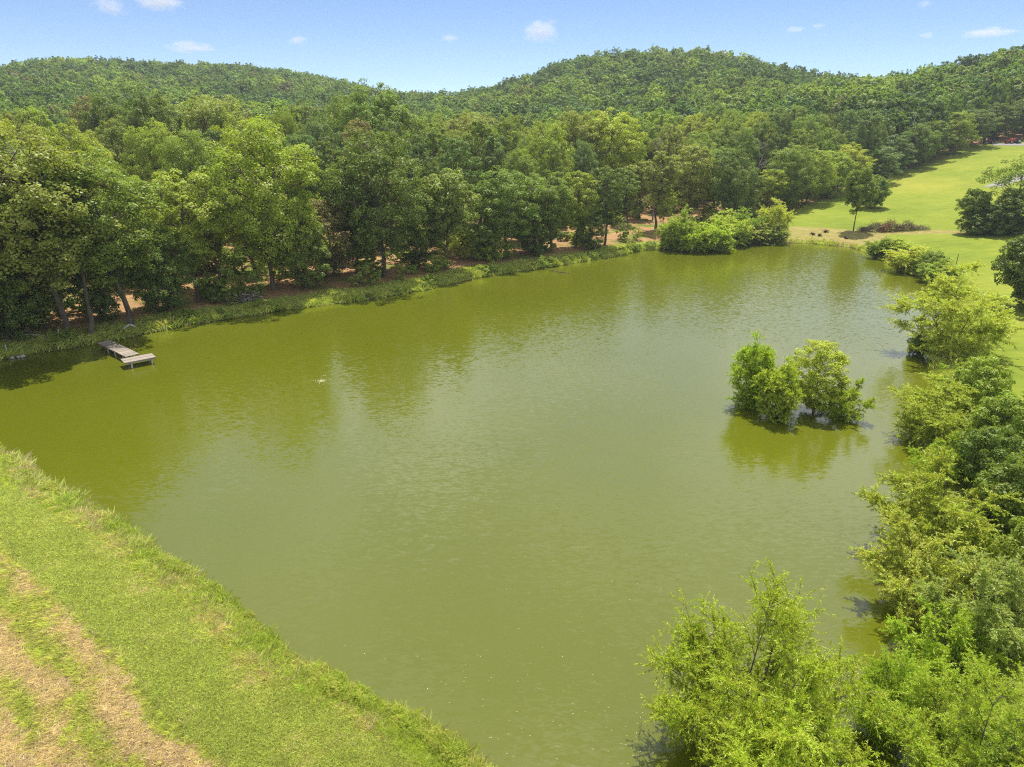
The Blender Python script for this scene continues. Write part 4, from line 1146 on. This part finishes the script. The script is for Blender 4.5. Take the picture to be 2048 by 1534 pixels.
# platform across the end, boards run along its length
pc = [on_water(x, y, DK) for x, y in ((239, 719), (250.8, 726.8), (314, 714.7), (301.5, 706.4))]
mid = sum(pc) / 4; la = unit((pc[2] - pc[1])[:2]); PL = float(np.linalg.norm((pc[2] - pc[1])[:2])); PW = float(np.linalg.norm((pc[1] - pc[0])[:2]))
prz = math.atan2(la[1], la[0]) - rz
def to_dock(p):
    d = np.array(p[:2]) - back[:2]; return np.array([d[0] * math.cos(rz) + d[1] * math.sin(rz), -d[0] * math.sin(rz) + d[1] * math.cos(rz)])
mc = to_dock(mid)
perp = np.array([-math.sin(prz), math.cos(prz)])
nb = int(PW / .15); lp_me = boxmesh("plank", (PL, .138, .036), M["board"])
for k in range(nb):
    o = link("plank", lp_me, dock); q = mc + perp * (k - (nb - 1) / 2) * .15
    o.location = (q[0], q[1], DK + .022 + RNG.normal(0, .003)); o.rotation_euler = (0, 0, prz + RNG.normal(0, .004))
def beam(p, size, rot=0.0, name="beam"):
    o = link(name, boxmesh(name, size, M["board"], .008), dock); o.location = p; o.rotation_euler = (0, 0, rot)
for s in (-1, 1): beam((LEN / 2 - .2, s * (WID / 2 - .09), DK - .036 - .075), (LEN + .1, .045, .14))
for s in (-1, 1):
    q = mc + perp * s * (PW / 2 - .06); beam((q[0], q[1], DK - .066), (PL - .1, .045, .135), prz)
post_me = None
def post(p, h_top, r=.075):
    g = Geo(); g.tube(np.array([[0, 0, -1.2], [0, 0, h_top * .5], [0, 0, h_top]]), r, 8); g.add([[r * math.cos(a), r * math.sin(a), h_top] for a in np.linspace(0, 2 * np.pi, 8, endpoint=False)], [[0, 1, 2, 3], [0, 3, 4, 7], [4, 5, 6, 7]])
    o = link("post", g.mesh("post", M["post"], False), dock); o.location = (p[0], p[1], 0)
lx = np.array([math.cos(prz), math.sin(prz)])
for a in (-.28, .36):
    for s in (-1, 1):
        q = mc + lx * PL * a + perp * s * (PW / 2 - .18); post(q, DK - .04)
for t in (.25, .5, .78):
    for s in (-1, 1): post((LEN * t, s * (WID / 2 - .2)), DK - .06, .06)

# ------------------------------------------------------------------ tractor, utility vehicle, drive on top of the meadow
def lathe(prof, sides, mat, name, axis='Y'):
    g = Geo(); an = np.linspace(0, 2 * np.pi, sides, endpoint=False); n = len(prof)
    V = np.array([[r * math.cos(a), y, r * math.sin(a)] for (r, y) in prof for a in an])
    F = [[i * sides + j, i * sides + (j + 1) % sides, (i + 1) * sides + (j + 1) % sides, (i + 1) * sides + j] for i in range(n - 1) for j in range(sides)]
    g.add(V, F); return g.mesh(name, mat, True)
def wheel(parent, p, r, w, rimmat):
    hw = w / 2
    o = link("wheel", lathe([(r * .55, -hw), (r * .9, -hw), (r, -hw * .6), (r, hw * .6), (r * .9, hw), (r * .55, hw)], 16, M["tyre"], "wheel"), parent); o.location = p
    k = link("rim", lathe([(.001, -hw * .5), (r * .3, -hw * .6), (r * .56, -hw * .9), (r * .56, hw * .9), (r * .3, hw * .6), (.001, hw * .5)], 16, rimmat, "rim"), o)
def bx(parent, name, c, size, mat, bev=.03, rot=(0, 0, 0)):
    o = link(name, boxmesh(name, size, mat, bev), parent); o.location = c; o.rotation_euler = rot; return o
tp = ground_hit(2030, 287)
tr = empty("red_tractor", (tp[0], tp[1], tp[2] + .02), math.radians(172))
tag(tr, "red tractor with a pale red sun canopy parked at the meadow's top", "tractor")
hood = bx(tr, "hood", (.95, 0, 1.05), (1.5, .75, .6), M["red_paint"], .08); bx(hood, "grille", (.76, 0, -.05), (.04, .6, .4), M["black_metal"], .01)
for s in (-1, 1): bx(hood, "headlight", (.77, s * .22, .2), (.04, .16, .1), M["grey_metal"], .01)
bx(tr, "chassis", (.5, 0, .65), (2.6, .45, .35), M["black_metal"], .04)
for s in (-1, 1):
    bx(tr, "fender", (-.75, s * .72, 1.25), (1.2, .42, .12), M["red_paint"], .05)
    wheel(tr, (-.75, s * .78, .72), .72, .42, M["grey_metal"]); wheel(tr, (1.45, s * .66, .45), .45, .28, M["grey_metal"])
    bx(tr, "canopy_post", (-.95, s * .5, 1.85), (.07, .07, 1.3), M["black_metal"], .01)
    bx(tr, "loader_arm", (1.7, s * .55, 1.0), (2.1, .1, .18), M["red_paint"], .02, (0, .38, 0))
bx(tr, "seat", (-.7, 0, 1.2), (.5, .5, .12), M["black_metal"]); bx(tr, "seat_back", (-.95, 0, 1.5), (.12, .5, .5), M["black_metal"])
bx(tr, "canopy", (-.55, 0, 2.52), (1.6, 1.35, .12), M["pale_canopy"], .05)
o = link("steering_wheel", lathe([(.17, -.02), (.2, 0), (.17, .02), (.15, 0), (.17, -.02)], 14, M["black_metal"], "steering_wheel"), tr); o.location = (-.15, 0, 1.5); o.rotation_euler = (math.radians(65), 0, math.radians(90))
bk = Geo(); pr_ = [(0, .55), (-.35, .5), (-.4, .1), (-.1, 0), (.35, 0)]
Vb = [[x, s * .85, z] for s in (-1, 1) for x, z in pr_]; bk.add(Vb, [[i, i + 1, i + 6, i + 5] for i in range(4)] + [[0, 1, 2, 3], [5, 8, 7, 6], [0, 3, 4, 4], [5, 5, 9, 8]][:2])
o = link("loader_bucket", bk.mesh("loader_bucket", M["red_paint"]), tr); o.location = (2.85, 0, .12)
up_ = ground_hit(1976, 288)
uv = empty("utility_vehicle", (up_[0], up_[1], up_[2] + .02), math.radians(176))
tag(uv, "small black utility vehicle with a pale load, left of the red tractor", "vehicle")
bx(uv, "chassis", (0, 0, .5), (3.0, 1.35, .3), M["black_metal"], .06)
bx(uv, "front_cowl", (1.15, 0, .82), (.8, 1.3, .4), M["black_metal"], .12)
bx(uv, "cargo_bed", (-.95, 0, .85), (1.2, 1.4, .4), M["black_metal"], .04)
bx(uv, "seat", (.05, 0, .85), (.5, 1.2, .2), M["black_metal"]); bx(uv, "seat_back", (-.22, 0, 1.15), (.14, 1.2, .5), M["red_paint"], .04)
for s in (-1, 1):
    wheel(uv, (1.05, s * .68, .33), .33, .24, M["grey_metal"]); wheel(uv, (-.95, s * .68, .33), .33, .24, M["grey_metal"])
    bx(uv, "roll_bar", (-.25, s * .62, 1.5), (.06, .06, .8), M["black_metal"], .01)
bx(uv, "roll_bar", (-.25, 0, 1.9), (.06, 1.3, .06), M["black_metal"], .01)
ld = bx(uv, "windscreen", (.75, 0, 1.35), (.04, 1.15, .6), M["grey_metal"], .01, (0, -.4, 0))

M["gravel"] = rough_material("gravel", (0.17, 0.16, 0.145), (0.26, 0.245, 0.23), 6.0, bump=.3)
def ribbon(name, px, width, label):
    P_ = np.array([ground_hit(x, y)[:2] for x, y in px]); q = []
    for a, b in zip(P_[:-1], P_[1:]):
        k = max(2, int(np.linalg.norm(b - a) / 2)); q += [a + (b - a) * t / k for t in range(k)]
    q.append(P_[-1]); q = np.array(q); tg_ = unit(np.gradient(q, axis=0)); nn = np.stack([-tg_[:, 1], tg_[:, 0]], 1)
    us = np.linspace(-.5, .5, 6); Vs = []
    for u_ in us:
        p = q + nn * width * u_ * (1 + .05 * RNG.normal(size=(len(q), 1))); z = height(p[:, 0], p[:, 1]) + .05; Vs.append(np.c_[p, z])
    V_ = np.stack(Vs, 1).reshape(-1, 3); n_, m_ = len(q), len(us)
    F_ = [[i * m_ + j, (i + 1) * m_ + j, (i + 1) * m_ + j + 1, i * m_ + j + 1] for i in range(n_ - 1) for j in range(m_ - 1)]
    tag(link(name, mesh_np(name, V_, F_, M["gravel"], smooth=True)), label, kind="structure")
ribbon("gravel_drive", [(1984, 375), (2005, 367), (2030, 358), (2060, 350), (2110, 340)], 4.2, "pale gravel drive rising behind the tree group at the right")
ribbon("gravel_pad", [(1985, 289), (2015, 289), (2050, 289), (2100, 289)], 5.0, "pale gravel strip under the tractor")

# ------------------------------------------------------------------ brush heaps, stumps, driftwood, stakes
def brush(name, px, py, L_, W_, H_, n, mats, label, rz=0.0, seed=0):
    rng = np.random.default_rng(seed); p = ground_hit(px, py)
    root = empty(name, (p[0], p[1], p[2]), rz); tag(root, label, "brush heap")
    for mi, (mat, frac, x0, x1) in enumerate(mats):
        g = Geo()
        for k in range(int(n * frac)):
            x = rng.uniform(x0, x1) * L_ / 2; hmax = H_ * (1 - abs(x / (L_ / 2)) ** 2.2) ** .6 * (0.75 + .25 * math.sin(x * 2.1 + seed))
            c = np.array([x, rng.normal(0, W_ * .22), rng.uniform(0.05, 1) * hmax])
            d = unit(rng.normal(size=3) * [1, 1, .45]); ln = rng.uniform(.5, 1.9)
            g.tube(wander(c - d * ln / 2, c + d * ln / 2, 4, .08, rng), rng.uniform(.008, .03) * np.linspace(1.2, .4, 4), 3, cap=False)
        link("branch_pile", g.mesh("branch_pile", mat), root)
    for k in range(5):
        g = Geo(); x = rng.uniform(-.8, .8) * L_ / 2; d = unit(rng.normal(size=3) * [1, 1, .5]); ln = rng.uniform(1.2, 2.6); c = np.array([x, -W_ * .3, H_ * .45])
        g.tube(wander(c - d * ln / 2, c + d * ln / 2, 6, .1, rng), rng.uniform(.05, .1) * np.linspace(1.2, .5, 6), 6)
        link("log", g.mesh("log", M["drift"] if k == 0 else M["twig"], True), root)
    return root
brush("brush_heap", 1788, 463, 13, 3.2, 2.1, 1500, [(M["twig"], .75, -1, 1), (M["dark_root"], .3, -.9, .6), (M["rust_twig"], .12, -.45, -.1)],
      "long brown heap of cut brush with a rusty patch beside the lone tree", rz=-.1, seed=3)
brush("brush_heap", 485, 602, 4.2, 2.0, 1.2, 420, [(M["drift"], .5, -1, 1), (M["twig"], .5, -1, 1)], "grey twig heap on the far bank left of the great pale oak", rz=.5, seed=5)
for px, py, s, lab in [(1626, 470, .6, "leftmost upturned dark root stump on the cleared bank"), (1638, 473, .55, "low wide dark stump just right of the leftmost one"),
                       (1650, 466, .65, "highest dark root stump on the cleared bank"), (1692, 478, .5, "single dark stump nearest the lone tree")]:
    p = ground_hit(px, py); rt = empty("root_stump", (p[0], p[1], p[2]), RNG.uniform(0, 6)); tag(rt, lab, "stump", "stumps on the cleared bank")
    g = Geo(); g.tube(wander(np.array([-.8, 0, .15]) * s, np.array([.6, .1, .45]) * s, 6, .05, RNG), .28 * s * np.array([.7, 1, 1.1, 1, .9, .8]), 8); link("stump", g.mesh("stump", M["dark_root"], True), rt)
    for k in range(14):
        a = RNG.uniform(0, 6.28); e = np.array([.4 + .4 * RNG.normal(), math.cos(a) * 1.1, .35 + math.sin(a) * .75]) * s
        if e[2] < 0: e[2] = .03
        g = Geo(); g.tube(wander(np.array([.5, 0, .4]) * s, e, 5, .06, RNG), .09 * s * np.linspace(1.2, .25, 5), 5); link("root", g.mesh("root", M["dark_root"], True), rt)

def stick(name, px_pts, rad, mat, label, cat, lift=.1, side=None):
    P_ = np.array([ground_hit(x, y) + [0, 0, l] for x, y, l in px_pts]); o0 = P_[0].copy()
    root = empty(name, o0); tag(root, label, cat)
    g = Geo(); t = np.linspace(0, 1, len(P_)); tt = np.linspace(0, 1, 14)
    q = np.stack([np.interp(tt, t, P_[:, k]) for k in range(3)], 1) - o0 + RNG.normal(0, .03, (14, 3))
    g.tube(q, rad * np.linspace(1.1, .4, 14), 6); link("limb", g.mesh("limb", mat, True), root)
    for k in range(5):
        i_ = RNG.integers(4, 13); d = unit(RNG.normal(size=3) + [0, 0, .5]); g = Geo(); g.tube(wander(q[i_], q[i_] + d * RNG.uniform(.3, .8), 4, .04, RNG), rad * .4 * np.linspace(1, .3, 4), 4); link("twig", g.mesh("twig", mat, True), root)
stick("fallen_branch", [(80, 673.5, .12), (50, 674, .12), (32, 673, .25), (25, 670, .7), (18, 668, 1.2)], .09, M["drift"], "pale bent fallen branch in the shade at the far left bank", "branch")
stick("fallen_branch", [(1098, 542, .25), (1115, 545, .15), (1128, 546.5, .08), (1141, 547.5, .06)], .07, M["twig"], "dark fallen branch reaching into the water on the far bank", "branch")
# bleached driftwood stump by the dock
p = ground_hit(257, 662); dw = empty("driftwood", p, .6); tag(dw, "bleached forked driftwood lying in the grass above the dock", "driftwood")
for a, e, r in (((-.45, 0, .1), (.25, .1, .55), .13), ((.25, .1, .55), (.75, .05, .15), .1), ((.0, .05, .4), (-.1, .45, .2), .08)):
    g = Geo(); g.tube(wander(np.array(a, float), np.array(e, float), 6, .03, RNG), r * np.array([.8, 1.1, 1, 1, .9, .6]), 7); link("limb", g.mesh("limb", M["drift"], True), dw)
for px, py, h_, r, mat, lab in ((14, 703, .62, .045, M["grey_metal"], "thin white stake on the grass at the far left bank"), (120, 676, .9, .06, M["post"], "grey weathered stake by the oak trunk left of the dock")):
    p = ground_hit(px, py); g = Geo(); g.tube(np.array([[0, 0, -.3], [0, 0, h_ * .6], [.01, 0, h_ * .96], [.01, 0, h_]]), np.array([r, r, r, r * .4]), 8, cap=False)
    g.add([[r * .4 * math.cos(a) + .01, r * .4 * math.sin(a), h_] for a in np.linspace(0, 2 * np.pi, 4, endpoint=False)], [[0, 1, 2, 3]])
    tag(link("stake", g.mesh("stake", mat, False)), lab, "stake").location = p
p0 = ground_hit(1912, 530); g = Geo(); g.tube(np.array([[0, 0, -.3], [0, 0, .8], [.02, 0, 1.55]]), [.05, .05, .045], 6); tag(link("fence_post", g.mesh("fence_post", M["twig"])), "single dark post on the meadow above the large round willow", "post").location = p0
for x, y, s, lab in ((25, 717.5, .22, "pale stone at the waterline left of two others"), (38, 715.5, .2, "middle one of three pale stones at the waterline"), (46, 714.5, .26, "rightmost larger pale stone of three at the waterline"), (145, 695, .16, "white stone at the waterline beside the dock")):
    bm = bmesh.new(); bmesh.ops.create_icosphere(bm, subdivisions=2, radius=s)
    for v in bm.verts: v.co *= RNG.uniform(.82, 1.15); v.co.z *= .65
    me = bpy.data.meshes.new("stone"); bm.to_mesh(me); bm.free(); me.materials.append(M["stone"])
    q = on_water(x, y); tag(link("stone", me), lab, "stone", "stones on the left waterline").location = (q[0], q[1], .1)

# floating specks and the churned foam of the aerator
M["fleck"] = rough_material("fleck", (0.26, 0.24, 0.1), (0.46, 0.43, 0.25), 20.0)
M["foam"] = rough_material("foam", (0.3, 0.3, 0.14), (0.5, 0.5, 0.32), 9.0)
def flecks(name, P_, size, mat, label, seed):
    rng = np.random.default_rng(seed); n_ = len(P_)
    C_ = np.c_[P_, np.full(n_, .012)]; Nr = unit(np.tile([0, 0, 1.], (n_, 1)) + rng.normal(0, .06, (n_, 3)))
    V_, F_, rn_ = leaf_quads(C_, Nr, size * rng.uniform(.5, 1.3, n_), size * .6 * rng.uniform(.5, 1.2, n_), rng, fold=.05)
    tag(link(name, mesh_np(name, V_, F_, mat, {"rnd": rn_})), label, kind="stuff")
fp = []
for n_, x0, x1, y0, y1 in ((90, 880, 1350, 1290, 1530), (45, 1000, 1400, 1060, 1300), (16, 1140, 1180, 1092, 1098), (40, 1240, 1420, 1420, 1530), (12, 640, 1000, 1290, 1420)):
    for _ in range(n_): fp.append(on_water(RNG.uniform(x0, x1), RNG.uniform(y0, y1))[:2])
flecks("floating_leaves", np.array(fp), .065, M["fleck"], "pale leaf flecks floating on the near water", 5)
fc = on_water(643, 762)[:2]
fa, fr_ = RNG.uniform(0, 6.28, 130), np.abs(RNG.normal(0, .3, 130))
fq = np.c_[fc[0] + fr_ * np.cos(fa) * 1.3, fc[1] + fr_ * np.sin(fa)]
fa = RNG.uniform(0, 6.28, 40); fq = np.vstack([fq, np.c_[fc[0] + 1.0 + 1.3 * np.cos(fa) * RNG.uniform(.8, 1.2, 40), fc[1] + .6 + 1.3 * np.sin(fa) * RNG.uniform(.8, 1.2, 40)]])
flecks("aerator_foam", fq, .1, M["foam"], "small churned patch of pale foam in the left half of the pond", 6)

# ------------------------------------------------------------------ clouds far outside the haze
def cloud_material():
    m, nt, N, L = mat_new("cloud")
    out = N("ShaderNodeOutputMaterial"); v = N("ShaderNodeVolumePrincipled")
    tc = N("ShaderNodeTexCoord")
    ln = N("ShaderNodeVectorMath", operation='LENGTH'); L(tc.outputs["Object"], ln.inputs[0])
    oi = N("ShaderNodeObjectInfo")
    n = N("ShaderNodeTexNoise", noise_dimensions='4D'); n.inputs["Scale"].default_value = 1.9; n.inputs["Detail"].default_value = 5; n.inputs["Roughness"].default_value = .6
    L(tc.outputs["Object"], n.inputs["Vector"]); L(math_n(N, L, 'MULTIPLY', oi.outputs["Random"], 50.0), n.inputs["W"])
    a = math_n(N, L, 'SUBTRACT', math_n(N, L, 'MULTIPLY', n.outputs["Fac"], 1.9), math_n(N, L, 'ADD', ln.outputs["Value"], .18))
    d = math_n(N, L, 'MULTIPLY', math_n(N, L, 'MAXIMUM', a, 0.0), CLOUD_D)
    L(d, v.inputs["Density"])
    v.inputs["Color"].default_value = (.97, .95, .96, 1); v.inputs["Anisotropy"].default_value = .35
    L(v.outputs[0], out.inputs["Volume"])
    return m
CLOUD_D = .018
M["cloud"] = cloud_material()
bm = bmesh.new(); bmesh.ops.create_icosphere(bm, subdivisions=3, radius=1.0)
cl_me = bpy.data.meshes.new("cloud"); bm.to_mesh(cl_me); bm.free(); cl_me.materials.append(M["cloud"])
for x, y, w, h_, lab in [(222, 12, 66, 34, "small white cloud at the top left, left of the wider one"), (316, 3, 110, 32, "wide white cloud cut by the top border on the left"),
                         (380, 95, 96, 24, "thin long cloud just over the left hill"), (597, 81, 50, 22, "faint small cloud over the right slope of the left hill"),
                         (900, 77, 46, 20, "small faint cloud over the gap between the hills"), (1080, 62, 92, 46, "puffy white cloud left above the big hill"),
                         (1590, 59, 44, 14, "thin small cloud right above the big hill"), (1637, 52, 28, 13, "tiny cloud right beside the thin small one"),
                         (1853, 71, 36, 13, "tiny cloud left of the long thin one at the right"), (1978, 65, 110, 17, "long thin cloud at the right over the right hill"),
                         (1850, 8, 30, 16, "tiny faint cloud near the top border at the right")]:
    D_ = 3200.0; d = ray(x, y); d = d / np.linalg.norm(d); k = D_ / FPX
    o = link("cloud", cl_me); o.location = d * D_ + np.array([0, 0, CAM_H]); o.scale = (w * .5 * k * .93, w * .4 * k, h_ * .5 * k)
    o.rotation_euler = (0, 0, -math.atan2(d[0], d[1])); tag(o, lab, "cloud", "small clouds in the blue sky")

# ------------------------------------------------------------------ haze
HAZE = 0.00019
m, nt, N, L = mat_new("haze"); out = N("ShaderNodeOutputMaterial"); v = N("ShaderNodeVolumePrincipled")
v.inputs["Density"].default_value = HAZE; v.inputs["Color"].default_value = (.80, .88, 1.0, 1); v.inputs["Anisotropy"].default_value = 0.2
L(v.outputs[0], out.inputs["Volume"])
z0, z1 = float(ter_me.vertices and min(V[:, 2].min(), 0) - 1.5), 112.0
hz = link("haze", boxmesh("haze", (2 * 1130, 2 * 1130, z1 - (z0 - 1)), m, 0)); hz.location = (0, 0, (z1 + z0 - 1) / 2)
tag(hz, "thin pale summer haze over the valley", kind="stuff")
